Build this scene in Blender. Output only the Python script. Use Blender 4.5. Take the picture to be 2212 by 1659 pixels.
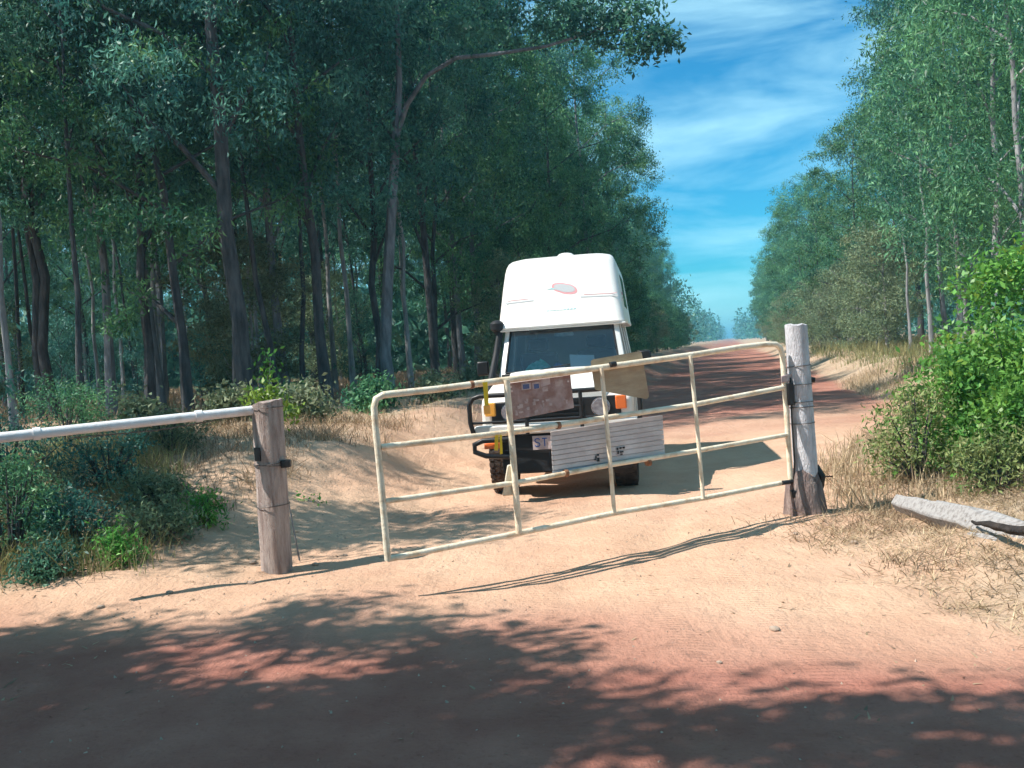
import bpy, math, random
import numpy as np
from mathutils import Vector, Matrix
R = math.radians
for o in list(bpy.data.objects): bpy.data.objects.remove(o, do_unlink=True)
S = bpy.context.scene
COL = S.collection

# ------------------------------------------------------------------ camera
EYE = Vector((0.0, 0.0, 1.65)); PITCH = R(1.77); ROLL = R(4.0); FPX = 35.0/36.0*2212.0
fw = Vector((0, math.cos(PITCH), -math.sin(PITCH)))
u0 = Vector((0, math.sin(PITCH), math.cos(PITCH))); r0 = Vector((1, 0, 0))
cr = math.cos(ROLL)*r0 - math.sin(ROLL)*u0
cu = math.sin(ROLL)*r0 + math.cos(ROLL)*u0
cam = bpy.data.cameras.new('camera'); co = bpy.data.objects.new('camera', cam); COL.objects.link(co)
cam.lens = 35; cam.sensor_width = 36; cam.clip_start = .05; cam.clip_end = 12000
co.matrix_world = Matrix(((cr.x, cu.x, -fw.x, EYE.x), (cr.y, cu.y, -fw.y, EYE.y), (cr.z, cu.z, -fw.z, EYE.z), (0, 0, 0, 1)))
S.camera = co

# ------------------------------------------------------------------ light
SUN_V = Vector((1.0, 0.23, 0)).normalized()         # where shadows fall
ELEV = R(52)
tosun = Vector((-SUN_V.x*math.cos(ELEV), -SUN_V.y*math.cos(ELEV), math.sin(ELEV)))
sl = bpy.data.lights.new('sun', 'SUN'); so = bpy.data.objects.new('sun', sl); COL.objects.link(so)
sl.energy = 5.0; sl.angle = R(.53); sl.color = (1.0, .93, .84)
so.rotation_euler = tosun.to_track_quat('Z', 'Y').to_euler(); so.location = (-20, 0, 30)
W = bpy.data.worlds.new('World'); S.world = W; W.use_nodes = True
nt = W.node_tree; N = nt.nodes; L = nt.links; N.clear()
out = N.new('ShaderNodeOutputWorld'); bg = N.new('ShaderNodeBackground'); bg.inputs['Strength'].default_value = .052
sky = N.new('ShaderNodeTexSky'); sky.sky_type = 'NISHITA'; sky.sun_disc = False
sky.sun_elevation = ELEV; sky.sun_rotation = math.atan2(tosun.x, tosun.y); sky.air_density = 1.0; sky.dust_density = .4; sky.ozone_density = 1.5
def vmath(op, a, b, nodes=None, links=None):
    n = nodes.new('ShaderNodeVectorMath'); n.operation = op
    for i, v in ((0, a), (1, b)):
        if hasattr(v, 'links') or hasattr(v, 'is_linked'): links.new(v, n.inputs[i])
        else: n.inputs[i].default_value = v
    return n.outputs[0]
tint = vmath('MULTIPLY', sky.outputs[0], (.24, 1.33, 1.80), N, L)
tc = N.new('ShaderNodeTexCoord'); mp = N.new('ShaderNodeMapping'); mp.inputs['Rotation'].default_value = (0, R(16), R(-12)); mp.inputs['Scale'].default_value = (1.4, 1.0, 6.5)
L.new(tc.outputs['Generated'], mp.inputs[0])
no = N.new('ShaderNodeTexNoise'); no.inputs['Scale'].default_value = 2.3; no.inputs['Detail'].default_value = 8; no.inputs['Roughness'].default_value = .55; no.inputs['Distortion'].default_value = .5
L.new(mp.outputs[0], no.inputs['Vector'])
rp = N.new('ShaderNodeValToRGB'); rp.color_ramp.elements[0].position = .36; rp.color_ramp.elements[1].position = .70
rp.color_ramp.elements[1].color = (.72, .72, .72, 1)
L.new(no.outputs['Fac'], rp.inputs[0])
mx = N.new('ShaderNodeMix'); mx.data_type = 'RGBA'; L.new(rp.outputs[0], mx.inputs['Factor']); L.new(tint, mx.inputs['A']); mx.inputs['B'].default_value = (9.5, 16.0, 17.5, 1)
L.new(mx.outputs['Result'], bg.inputs[0]); L.new(bg.outputs[0], out.inputs[0])
S.view_settings.view_transform = 'Standard'; S.view_settings.look = 'None'; S.view_settings.gamma = 1; S.view_settings.exposure = 0.70
S.view_settings.use_curve_mapping = False
S.render.engine = 'CYCLES'
cy = S.cycles; cy.use_denoising = True; cy.use_adaptive_sampling = True; cy.adaptive_threshold = .03
cy.max_bounces = 5; cy.diffuse_bounces = 3; cy.glossy_bounces = 2; cy.transmission_bounces = 3; cy.transparent_max_bounces = 8
cy.caustics_reflective = False; cy.caustics_refractive = False

# ------------------------------------------------------------------ measuring helpers
def horizon(px): return 829.5 + (1106-px)*math.tan(ROLL) - FPX*math.tan(PITCH)/math.cos(ROLL)
def ray(px, py): return (fw*FPX + cr*(px-1106) - cu*(py-829.5)).normalized()
def at_y(px, py, y): d = ray(px, py); return EYE + d*(y/d.y)
def on_z(px, py, z=0.0): d = ray(px, py); return EYE + d*((z-EYE.z)/d.z)
vp = ray(1580, 731); AZ = math.atan2(vp.x, vp.y); sA, cA = math.sin(AZ), math.cos(AZ)
def lat(x, y): return x*cA - y*sA
def from_lat(l, s): return (l*cA + s*sA, -l*sA + s*cA)
def sstep(a, b, x):
    t = np.clip((np.asarray(x, float)-a)/(b-a), 0, 1); return t*t*(3-2*t)
def hsh(i, j, k): 
    v = np.sin(i*127.1 + j*311.7 + k*74.7)*43758.5453
    return v - np.floor(v)
def vn(x, y, k=0):
    x = np.asarray(x, float); y = np.asarray(y, float)
    i = np.floor(x); j = np.floor(y); a = x-i; b = y-j; a = a*a*(3-2*a); b = b*b*(3-2*b)
    return (hsh(i, j, k)*(1-a)*(1-b) + hsh(i+1, j, k)*a*(1-b) + hsh(i, j+1, k)*(1-a)*b + hsh(i+1, j+1, k)*a*b) - .5
def roadmask(x, y):
    l = lat(x, y)
    w = .45*vn(x*.9, y*.6, 3) + .2*vn(x*3, y*3, 5)
    lane = sstep(-3.5, -3.0, l+w)*(1-sstep(.7, 1.15, l+.6*w-2.2*sstep(11, 20, y)))*sstep(8, 9, y)
    front = 1-sstep(8.3, 9.2, y+w+.14*np.minimum(np.abs(x-.6), 2)-.5*0)
    front = front*(1-sstep(2.1, 2.5, x-.10*(7-y)+w)*sstep(4.3, 5.0, y+w))
    front = front*(1-sstep(1.9, 2.5, -x+w)*sstep(7.6, 8.0, y+w))
    return np.maximum(lane, front)
def H(x, y):
    x = np.asarray(x, float); y = np.asarray(y, float); l = lat(x, y)
    far = 1-sstep(60, 200, y)
    z = .74*sstep(-3.1, -5.6, l + .5*vn(x*.8, y*.8, 1))*sstep(8.3, 12.5, y)
    z = z + .10*sstep(-1.9, -3.4, x)*sstep(6.6, 8.6, y)*(1-sstep(9, 12, y))
    z = z + .62*sstep(2.9, 5.2, l + .4*vn(x*.7, y*.7, 2))*sstep(9.5, 13, y)
    z = z + .10*sstep(2.2, 4.0, x)*sstep(4.5, 7.5, y)*(1-sstep(9.5, 15, y))
    rd = roadmask(x, y)
    z = z + (1-.75*rd)*far*(.16*vn(x*.9, y*.9, 7) + .07*vn(x*2.7, y*2.7, 8) + .035*vn(x*7, y*7, 9))
    z = z + rd*far*(.05*vn(x*.6, y*.6, 11) + .008*vn(x*5, y*5, 12))
    # wheel ruts along the track
    for c in (-2.25, -.75): z = z - .02*np.exp(-((l-c+.12*np.sin(y*.5))/.16)**2)*sstep(5, 9, y)*far
    return z
def Hs(x, y): return float(H(x, y))

# ------------------------------------------------------------------ materials
def mat(name, col, rough=.7, noise=None, bump=0, bscale=40, metal=0, spec=.3, col2=None, scale=5, stretch=None, obj_rand=0, transl=0, island=0, detail=6, lo=.35, hi=.65, emit=None):
    m = bpy.data.materials.new(name); m.use_nodes = True; n = m.node_tree.nodes; l = m.node_tree.links
    b = n['Principled BSDF']; b.inputs['Roughness'].default_value = rough; b.inputs['Metallic'].default_value = metal
    b.inputs['Specular IOR Level'].default_value = spec
    b.inputs['Base Color'].default_value = (*col, 1)
    csock = None
    t = n.new('ShaderNodeTexCoord'); vec = t.outputs['Object']
    if stretch:
        q = n.new('ShaderNodeMapping'); q.inputs['Scale'].default_value = stretch; l.new(vec, q.inputs[0]); vec = q.outputs[0]
    if col2:
        x = n.new('ShaderNodeTexNoise'); x.inputs['Scale'].default_value = scale; x.inputs['Detail'].default_value = detail; x.inputs['Roughness'].default_value = .6; l.new(vec, x.inputs['Vector'])
        r = n.new('ShaderNodeValToRGB'); r.color_ramp.elements[0].position = lo; r.color_ramp.elements[1].position = hi
        r.color_ramp.elements[0].color = (*col, 1); r.color_ramp.elements[1].color = (*col2, 1)
        l.new(x.outputs['Fac'], r.inputs[0]); csock = r.outputs[0]
    if island or obj_rand:
        hs = n.new('ShaderNodeHueSaturation')
        if csock: l.new(csock, hs.inputs['Color'])
        else: hs.inputs['Color'].default_value = (*col, 1)
        g = n.new('ShaderNodeNewGeometry'); oi = n.new('ShaderNodeObjectInfo')
        mr = n.new('ShaderNodeMapRange'); mr.inputs['To Min'].default_value = 1-island; mr.inputs['To Max'].default_value = 1+island*1.3
        l.new(g.outputs['Random Per Island'], mr.inputs['Value'])
        mr2 = n.new('ShaderNodeMapRange'); mr2.inputs['To Min'].default_value = 1-obj_rand; mr2.inputs['To Max'].default_value = 1+obj_rand
        l.new(oi.outputs['Random'], mr2.inputs['Value'])
        mu = n.new('ShaderNodeMath'); mu.operation = 'MULTIPLY'; l.new(mr.outputs[0], mu.inputs[0]); l.new(mr2.outputs[0], mu.inputs[1]); l.new(mu.outputs[0], hs.inputs['Value'])
        mr3 = n.new('ShaderNodeMapRange'); mr3.inputs['To Min'].default_value = .5-obj_rand*.16; mr3.inputs['To Max'].default_value = .5+obj_rand*.07
        l.new(oi.outputs['Random'], mr3.inputs['Value']); l.new(mr3.outputs[0], hs.inputs['Hue'])
        csock = hs.outputs[0]
    if csock: l.new(csock, b.inputs['Base Color'])
    if bump:
        x = n.new('ShaderNodeTexNoise'); x.inputs['Scale'].default_value = bscale; x.inputs['Detail'].default_value = 5; l.new(vec, x.inputs['Vector'])
        bp = n.new('ShaderNodeBump'); bp.inputs['Strength'].default_value = min(bump, 1); bp.inputs['Distance'].default_value = .01*max(1, bump); l.new(x.outputs['Fac'], bp.inputs['Height']); l.new(bp.outputs[0], b.inputs['Normal'])
    if transl:
        tr = n.new('ShaderNodeBsdfTranslucent'); ms = n.new('ShaderNodeMixShader'); ms.inputs[0].default_value = transl
        if csock: l.new(csock, tr.inputs[0])
        else: tr.inputs[0].default_value = (*col, 1)
        o = n['Material Output']; l.new(b.outputs[0], ms.inputs[1]); l.new(tr.outputs[0], ms.inputs[2]); l.new(ms.outputs[0], o.inputs[0])
    return m
def glass(name, col, a=.35):
    m = bpy.data.materials.new(name); m.use_nodes = True; n = m.node_tree.nodes; l = m.node_tree.links; n.clear()
    o = n.new('ShaderNodeOutputMaterial'); t = n.new('ShaderNodeBsdfTransparent'); t.inputs[0].default_value = (*col, 1)
    g = n.new('ShaderNodeBsdfGlossy'); g.inputs['Roughness'].default_value = .03; f = n.new('ShaderNodeFresnel'); f.inputs[0].default_value = 1.5
    ad = n.new('ShaderNodeMath'); ad.operation = 'ADD'; ad.inputs[1].default_value = .015; l.new(f.outputs[0], ad.inputs[0])
    ms = n.new('ShaderNodeMixShader'); l.new(ad.outputs[0], ms.inputs[0]); l.new(t.outputs[0], ms.inputs[1]); l.new(g.outputs[0], ms.inputs[2]); l.new(ms.outputs[0], o.inputs[0])
    return m
M = {}
M['leaf_a'] = mat('leaf_teal', (.028, .12, .105), .5, col2=(.10, .27, .20), scale=.9, lo=.42, hi=.6, transl=.35, island=.35, obj_rand=.22, spec=.4)
M['leaf_b'] = mat('leaf_green', (.035, .14, .085), .5, col2=(.14, .33, .15), scale=.9, lo=.42, hi=.6, transl=.35, island=.35, obj_rand=.22, spec=.4)
M['leaf_c'] = mat('leaf_bright', (.06, .25, .055), .45, col2=(.17, .38, .07), scale=1.6, transl=.4, island=.35, obj_rand=.1, spec=.4)
M['leaf_f'] = mat('leaf_feathery', (.13, .21, .07), .6, col2=(.30, .32, .13), scale=2.5, transl=.35, island=.35)
M['bark_g'] = mat('bark_grey', (.10, .11, .125), .9, col2=(.24, .25, .275), scale=2.5, stretch=(3, 3, .7), bump=1, bscale=25)
M['leaf_y'] = mat('leaf_yellow', (.26, .36, .05), .45, col2=(.12, .26, .05), scale=3, transl=.4, island=.3, spec=.4)
M['leaf_g'] = mat('leaf_grey', (.13, .20, .12), .6, col2=(.22, .27, .15), scale=1.2, transl=.3, island=.35, obj_rand=.2)
M['bark_d'] = mat('bark_dark', (.035, .037, .042), .9, col2=(.10, .10, .105), scale=3, stretch=(3, 3, .6), bump=1.5, bscale=25)
M['bark_l'] = mat('bark_pale', (.15, .155, .165), .85, col2=(.36, .36, .37), scale=2.5, stretch=(3, 3, .7), bump=1, bscale=25)
M['straw'] = mat('straw', (.34, .26, .165), .8, col2=(.54, .43, .29), scale=2, transl=.25, island=.4)
M['grass_g'] = mat('grass_green', (.16, .21, .09), .7, col2=(.36, .31, .15), scale=1.3, transl=.3, island=.35)
M['grass_b'] = mat('grass_brown', (.22, .16, .11), .8, col2=(.40, .30, .19), scale=2, transl=.2, island=.4)
M['white'] = mat('white_paint', (.80, .80, .78), .3, spec=.5, col2=(.70, .68, .64), scale=2.2, bump=.05, bscale=6)
M['white_dusty'] = mat('dusty_white_paint', (.74, .70, .66), .45, spec=.4, col2=(.42, .25, .17), scale=1.7, lo=.42, hi=.8)
M['black'] = mat('black_paint', (.010, .011, .014), .4, spec=.35, col2=(.022, .021, .022), scale=6)
M['rubber'] = mat('rubber', (.022, .021, .022), .85, col2=(.10, .07, .055), scale=9, bump=1, bscale=60)
M['dark'] = mat('dark_plastic', (.014, .015, .018), .6)
M['seat'] = mat('seat_cloth', (.07, .08, .10), .9)
M['chrome'] = mat('chrome', (.5, .5, .52), .2, metal=1)
M['lamp'] = mat('lamp_glass', (.30, .29, .31), .12, spec=.9, col2=(.16, .15, .17), scale=30)
M['amber'] = mat('amber_lens', (.75, .16, .03), .2, spec=.8)
M['amber_y'] = mat('amber_yellow_lens', (.85, .38, .05), .2, spec=.8)
M['glass'] = glass('window_glass', (.93, .97, 1.0))
M['tinted'] = glass('tinted_glass', (.45, .5, .55))
M['grey'] = mat('grey_print', (.42, .45, .47), .6)
M['teal'] = mat('teal_print', (.30, .50, .52), .6)
M['pink'] = mat('pink_print', (.62, .30, .32), .6)
M['cream'] = mat('cream_weathered_paint', (.76, .68, .54), .5, col2=(.50, .34, .20), scale=9, lo=.46, hi=.74, bump=.5, bscale=60)
M['pipe_white'] = mat('white_pipe_paint', (.72, .72, .74), .45, col2=(.5, .45, .42), scale=6, lo=.5, hi=.85, bump=.3)
M['rust'] = mat('rust', (.20, .09, .05), .9, col2=(.32, .17, .10), scale=20, bump=.6)
M['tan'] = mat('weathered_tan_board', (.42, .345, .24), .8, col2=(.32, .24, .165), scale=5, stretch=(1, 1, 4), bump=.5, bscale=30)
M['signboard'] = mat('faded_brown_board', (.27, .16, .14), .8, col2=(.46, .36, .35), scale=9, lo=.40, hi=.72, bump=.5, bscale=40)
M['smudge'] = mat('faded_pale_paint', (.52, .43, .42), .85, col2=(.32, .22, .20), scale=22, lo=.35, hi=.7)
M['slat'] = mat('mauve_grey_slat_paint', (.62, .57, .56), .6, col2=(.50, .44, .43), scale=6, bump=.3)
M['slat_b'] = mat('blue_grey_slat_paint', (.30, .36, .46), .6, col2=(.46, .46, .50), scale=8, bump=.3)
M['blue'] = mat('blue_sticker', (.09, .12, .26), .5)
M['pale'] = mat('pale_sticker', (.55, .47, .47), .6, col2=(.4, .3, .3), scale=20)
M['yellow'] = mat('yellow_webbing', (.78, .60, .02), .6, col2=(.6, .42, .03), scale=15)
M['paper'] = mat('white_paper', (.78, .79, .80), .7)
M['tealcloth'] = mat('teal_cloth', (.02, .42, .34), .7, col2=(.2, .6, .55), scale=18)
M['bluecloth'] = mat('blue_cloth', (.03, .10, .35), .7)
M['post_l'] = mat('weathered_timber', (.58, .49, .45), .9, col2=(.28, .21, .19), scale=3.2, stretch=(7, 7, .8), bump=2, bscale=30, detail=8)
M['post_w'] = mat('grey_white_timber', (.60, .60, .64), .85, col2=(.32, .31, .33), scale=3.5, stretch=(5, 5, 1.2), bump=2, bscale=24, lo=.45, hi=.8, detail=8)
M['post_b'] = mat('brown_stump_timber', (.13, .09, .085), .95, col2=(.27, .21, .19), scale=5, stretch=(3, 3, .8), bump=2.5, bscale=18)
M['log'] = mat('silver_log_timber', (.40, .385, .38), .9, col2=(.15, .13, .12), scale=3.5, stretch=(.6, 9, 9), bump=1.2, bscale=22, lo=.45, hi=.75, detail=8)
M['char'] = mat('charred_timber', (.015, .014, .014), .95, col2=(.05, .04, .035), scale=8, bump=2)
M['wire'] = mat('fence_wire', (.14, .12, .11), .6, metal=.4)
M['stone'] = mat('pale_stone', (.52, .42, .34), .9, col2=(.36, .26, .2), scale=14, bump=.6, bscale=20)

def soil():
    m = bpy.data.materials.new('sandy_soil'); m.use_nodes = True; n = m.node_tree.nodes; l = m.node_tree.links
    b = n['Principled BSDF']; b.inputs['Roughness'].default_value = .95; b.inputs['Specular IOR Level'].default_value = .1
    t = n.new('ShaderNodeTexCoord').outputs['Object']
    def nz(sc, d=6, ro=.6, dist=0, stretch=None):
        v = t
        if stretch: q = n.new('ShaderNodeMapping'); q.inputs['Rotation'].default_value = (0, 0, AZ); q.inputs['Scale'].default_value = stretch; l.new(t, q.inputs[0]); v = q.outputs[0]
        x = n.new('ShaderNodeTexNoise'); x.inputs['Scale'].default_value = sc; x.inputs['Detail'].default_value = d; x.inputs['Roughness'].default_value = ro; x.inputs['Distortion'].default_value = dist; l.new(v, x.inputs['Vector']); return x.outputs['Fac']
    def ramp(f, a, b_, ca, cb):
        r = n.new('ShaderNodeValToRGB'); r.color_ramp.elements[0].position = a; r.color_ramp.elements[1].position = b_
        r.color_ramp.elements[0].color = (*ca, 1); r.color_ramp.elements[1].color = (*cb, 1); l.new(f, r.inputs[0]); return r.outputs[0]
    def mix(f, a, b_, mode='MIX'):
        x = n.new('ShaderNodeMix'); x.data_type = 'RGBA'; x.blend_type = mode
        for v, k in ((f, 'Factor'), (a, 'A'), (b_, 'B')):
            if hasattr(v, 'is_linked'): l.new(v, x.inputs[k])
            else: x.inputs[k].default_value = v
        return x.outputs['Result']
    def att(nm): a = n.new('ShaderNodeAttribute'); a.attribute_name = nm; return a.outputs['Fac']
    pale = ramp(nz(1.3), .3, .72, (.63, .43, .305), (.53, .335, .23))
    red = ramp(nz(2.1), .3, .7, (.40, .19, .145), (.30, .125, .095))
    dry = ramp(nz(6), .35, .7, (.36, .27, .19), (.52, .41, .30))
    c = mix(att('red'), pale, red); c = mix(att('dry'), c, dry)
    spk = ramp(nz(38, 4), .58, .72, (1, 1, 1), (.62, .56, .52)); c = mix(.55, c, spk, 'MULTIPLY')
    big = ramp(nz(.35, 3), .35, .7, (1, 1, 1), (.84, .80, .78)); c = mix(1.0, c, big, 'MULTIPLY')
    l.new(c, b.inputs['Base Color'])
    # relief: clods, fine sand, tyre and drag streaks
    h1 = nz(4.5, 8, .65); h2 = nz(30, 5); h3 = nz(2.4, 4, .5, 1.2, (7, .5, 1))
    a1 = n.new('ShaderNodeMath'); a1.operation = 'MULTIPLY_ADD'; l.new(h2, a1.inputs[0]); a1.inputs[1].default_value = .25; l.new(h1, a1.inputs[2])
    a2 = n.new('ShaderNodeMath'); a2.operation = 'MULTIPLY_ADD'; l.new(h3, a2.inputs[0]); a2.inputs[1].default_value = .12; l.new(a1.outputs[0], a2.inputs[2])
    wv = n.new('ShaderNodeTexWave'); wv.bands_direction = 'Y'; wv.inputs['Scale'].default_value = 6.5; wv.inputs['Distortion'].default_value = 2.5; wv.inputs['Detail'].default_value = 3; wv.inputs['Detail Scale'].default_value = 3
    qm = n.new('ShaderNodeMapping'); qm.inputs['Rotation'].default_value = (0, 0, .25); l.new(t, qm.inputs[0]); l.new(qm.outputs[0], wv.inputs['Vector'])
    am = n.new('ShaderNodeMath'); am.operation = 'MULTIPLY'; l.new(wv.outputs['Fac'], am.inputs[0]); l.new(att('rut'), am.inputs[1])
    a3 = n.new('ShaderNodeMath'); a3.operation = 'MULTIPLY_ADD'; l.new(am.outputs[0], a3.inputs[0]); a3.inputs[1].default_value = .08; l.new(a2.outputs[0], a3.inputs[2])
    bp = n.new('ShaderNodeBump'); bp.inputs['Strength'].default_value = .85; bp.inputs['Distance'].default_value = .06; l.new(a3.outputs[0], bp.inputs['Height']); l.new(bp.outputs[0], b.inputs['Normal'])
    return m
M['soil'] = soil()

# ------------------------------------------------------------------ object helpers
def link(name, me, m=None, parent=None, smooth=False):
    o = bpy.data.objects.new(name, me); COL.objects.link(o)
    if m: me.materials.append(M[m] if isinstance(m, str) else m)
    if parent is not None: o.parent = parent
    if smooth: me.shade_smooth()
    return o
def empty(name, loc=(0, 0, 0), rz=0):
    o = bpy.data.objects.new(name, None); COL.objects.link(o); o.location = loc; o.rotation_euler = (0, 0, rz); o.empty_display_size = .1; return o
def tag(o, label=None, cat=None, group=None, kind=None):
    if label: o['label'] = label
    if cat: o['category'] = cat
    if group: o['group'] = group
    if kind: o['kind'] = kind
    return o
def copy_tree(o, parent=None):
    c = o.copy(); COL.objects.link(c); c.parent = parent
    for ch in [x for x in KIDS.get(o.name, [])]: copy_tree(ch, c)
    return c
KIDS = {}
class MB:
    def __init__(s): s.v = []; s.f = []
    def add(s, v, f):
        k = len(s.v); s.v += [tuple(p) for p in v]; s.f += [tuple(i+k for i in q) for q in f]; return s
    def hexa(s, b, t):      # b, t : four corners each, same order
        return s.add(list(b)+list(t), [(3, 2, 1, 0), (4, 5, 6, 7), (0, 1, 5, 4), (1, 2, 6, 5), (2, 3, 7, 6), (3, 0, 4, 7)])
    def box(s, x0, x1, y0, y1, z0, z1):
        return s.hexa([(x0, y0, z0), (x1, y0, z0), (x1, y1, z0), (x0, y1, z0)], [(x0, y0, z1), (x1, y0, z1), (x1, y1, z1), (x0, y1, z1)])
    def tube(s, pts, rad, n=10, cap=True, wob=0, rng=None):
        pts = [Vector(p) for p in pts]; rr = rad if isinstance(rad, (list, tuple)) else [rad]*len(pts); vs = []; fs = []
        prev = None
        for i, p in enumerate(pts):
            d = (pts[min(i+1, len(pts)-1)] - pts[max(i-1, 0)]).normalized()
            if prev is None:
                a = d.cross(Vector((0, 0, 1)));  a = a if a.length > .05 else d.cross(Vector((1, 0, 0)))
            else: a = prev - d*prev.dot(d)
            a.normalize(); prev = a; b = d.cross(a)
            for k in range(n):
                th = 2*math.pi*k/n; q = rr[i]*(1+(rng.uniform(-wob, wob) if wob else 0)); vs.append(p + (a*math.cos(th)+b*math.sin(th))*q)
        for i in range(len(pts)-1):
            for k in range(n): fs.append((i*n+k, i*n+(k+1) % n, (i+1)*n+(k+1) % n, (i+1)*n+k))
        if cap: fs.append(tuple(range(n-1, -1, -1))); fs.append(tuple((len(pts)-1)*n+k for k in range(n)))
        return s.add(vs, fs)
    def loft(s, rings, cap=True):
        n = len(rings[0]); vs = [p for r in rings for p in r]; fs = []
        for i in range(len(rings)-1):
            for k in range(n): fs.append((i*n+k, i*n+(k+1) % n, (i+1)*n+(k+1) % n, (i+1)*n+k))
        if cap: fs.append(tuple(range(n-1, -1, -1))); fs.append(tuple((len(rings)-1)*n+k for k in range(n)))
        return s.add(vs, fs)
    def prism(s, poly, a, b):   # poly of (y,z), extruded along x
        n = len(poly); v = [(a, y, z) for y, z in poly] + [(b, y, z) for y, z in poly]
        return s.add(v, [tuple(range(n))[::-1], tuple(range(n, 2*n))] + [(k, (k+1) % n, n+(k+1) % n, n+k) for k in range(n)])
    def build(s, name, m=None, parent=None, smooth=False, bevel=0, seg=2):
        me = bpy.data.meshes.new(name); me.from_pydata(s.v, [], s.f); me.update()
        o = link(name, me, m, parent, smooth)
        if parent is not None: KIDS.setdefault(parent.name, []).append(o)
        if bevel:
            md = o.modifiers.new('b', 'BEVEL'); md.width = bevel; md.segments = seg; md.limit_method = 'ANGLE'; md.angle_limit = R(35)
        if smooth or bevel:
            me.shade_smooth()
            try: me.set_sharp_from_angle(angle=R(40))
            except Exception: pass
        return o
def quads_object(name, V, m, parent=None, nv=4):
    """V: (n*nv,3) array, one face per nv verts"""
    me = bpy.data.meshes.new(name); n = len(V)//nv
    me.vertices.add(n*nv); me.vertices.foreach_set('co', V.astype(np.float32).ravel())
    me.loops.add(n*nv); me.loops.foreach_set('vertex_index', np.arange(n*nv, dtype=np.int32))
    me.polygons.add(n); me.polygons.foreach_set('loop_start', np.arange(0, n*nv, nv, dtype=np.int32))
    try: me.polygons.foreach_set('loop_total', np.full(n, nv, dtype=np.int32))
    except Exception: pass
    me.update(calc_edges=True)
    o = link(name, me, m, parent)
    if parent is not None: KIDS.setdefault(parent.name, []).append(o)
    return o
def unit(a): return a/np.maximum(np.linalg.norm(a, axis=1, keepdims=True), 1e-6)
def leaf_verts(pos, rs, ln, wd, droop=.3):
    n = len(pos)
    ax = rs.normal(size=(n, 3)); ax[:, 2] -= droop*2; ax = unit(ax)
    sd = unit(np.cross(ax, rs.normal(size=(n, 3))))
    s = rs.uniform(.65, 1.35, (n, 1)); L_ = ln*s; W_ = wd*s
    nr = np.cross(ax, sd)*L_*.12
    V = np.stack([pos, pos+ax*L_*.5+sd*W_*.5+nr, pos+ax*L_, pos+ax*L_*.5-sd*W_*.5+nr], axis=1)
    return V.reshape(-1, 3)
def cluster(centers, rad, per, sub, subr, rs, squash=.8, hang=0):
    """leaf positions: sub-clumps round each centre, leaves round each sub-clump"""
    out_ = []
    for c, r in zip(centers, rad):
        d = unit(rs.normal(size=(sub, 3)))*(rs.uniform(.25, 1, (sub, 1))**.6)*r; d[:, 2] *= squash
        sc = np.array(c)+d
        q = rs.normal(size=(sub, per, 3))*subr*rs.uniform(.6, 1.3, (sub, 1, 1)); q[:, :, 2] *= .7
        if hang: q[:, :, 2] = q[:, :, 2]*1.0 - np.abs(rs.normal(size=(sub, per)))*hang
        out_.append((sc[:, None, :]+q).reshape(-1, 3))
    return np.concatenate(out_)

HAZE = .0009
if HAZE:
    hm = bpy.data.materials.new('air'); hm.use_nodes = True; hn = hm.node_tree.nodes; hn.clear(); ho = hn.new('ShaderNodeOutputMaterial'); hv = hn.new('ShaderNodeVolumePrincipled')
    hv.inputs['Color'].default_value = (.30, .75, 1.0, 1); hv.inputs['Density'].default_value = HAZE; hv.inputs['Anisotropy'].default_value = .2; hm.node_tree.links.new(hv.outputs[0], ho.inputs['Volume'])
    tag(MB().box(-4600, 4600, -400, 7800, -1.6, 21).build('haze', hm), 'thin bluish air haze', kind='stuff')
# ------------------------------------------------------------------ ground and track
def axis(lo, hi, step, ratio, far0, far1):
    a = list(np.arange(lo, hi+1e-6, step)); s = step
    while a[-1] < far1: s *= ratio; a.append(a[-1]+s)
    b = []; s = step; c = a[0]
    while c > far0: s *= ratio; c -= s; b.append(c)
    return np.array(b[::-1]+a)
gx = axis(-6.5, 6.5, .06, 1.045, -4000, 4000); gy = axis(2.5, 14, .06, 1.035, -300, 7000)
X, Y = np.meshgrid(gx, gy, indexing='ij'); Z = H(X, Y); nx, ny = X.shape
cxm = (X[:-1, :-1]+X[1:, 1:])/2; cym = (Y[:-1, :-1]+Y[1:, 1:])/2
mask = (roadmask(cxm, cym) > .5) & (cym < 900) & (np.abs(cxm) < 400)
fi = np.arange(nx*ny).reshape(nx, ny)
F4 = np.stack([fi[:-1, :-1], fi[1:, :-1], fi[1:, 1:], fi[:-1, 1:]], axis=-1)
P = np.stack([X, Y, Z], -1).reshape(-1, 3)
ll = lat(X, Y); rdm = roadmask(X, Y)
redv = np.clip(.9*sstep(15, 24, Y + 3*vn(X*.4, Y*.4, 21)) + 1.0*(1-sstep(4.9, 7.0, Y + .9*vn(X, Y, 22) + .45*np.clip(X, -1.5, 3))) + .25*vn(X*1.5, Y*1.5, 23)+.04, 0, 1)  # near ground: red soil, coloured stronger and darker to deepen the tree shade
dryv = np.clip((1-rdm)*(.25+.75*np.maximum(sstep(.5, 2.5, ll)*1.0, sstep(-4.5, -6.5, ll)*.9)+.5*vn(X*1.2, Y*1.2, 25)), 0, 1)
lanes = np.zeros_like(X)
for c0, k_ in ((.15, .06), (1.45, .07), (.75, -.04)):
    lx = c0 + k_*(Y-7) + .02*(Y-7)**2*(Y < 14); lanes = np.maximum(lanes, np.exp(-((X-lx)/.11)**4)*(Y < 12)*sstep(3, 4.5, Y))
for c0 in (-2.25, -.75): lanes = np.maximum(lanes, np.exp(-((ll-c0+.12*np.sin(Y*.5))/.15)**4)*sstep(9, 11, Y)*.9)
lanes = lanes*rdm
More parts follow.
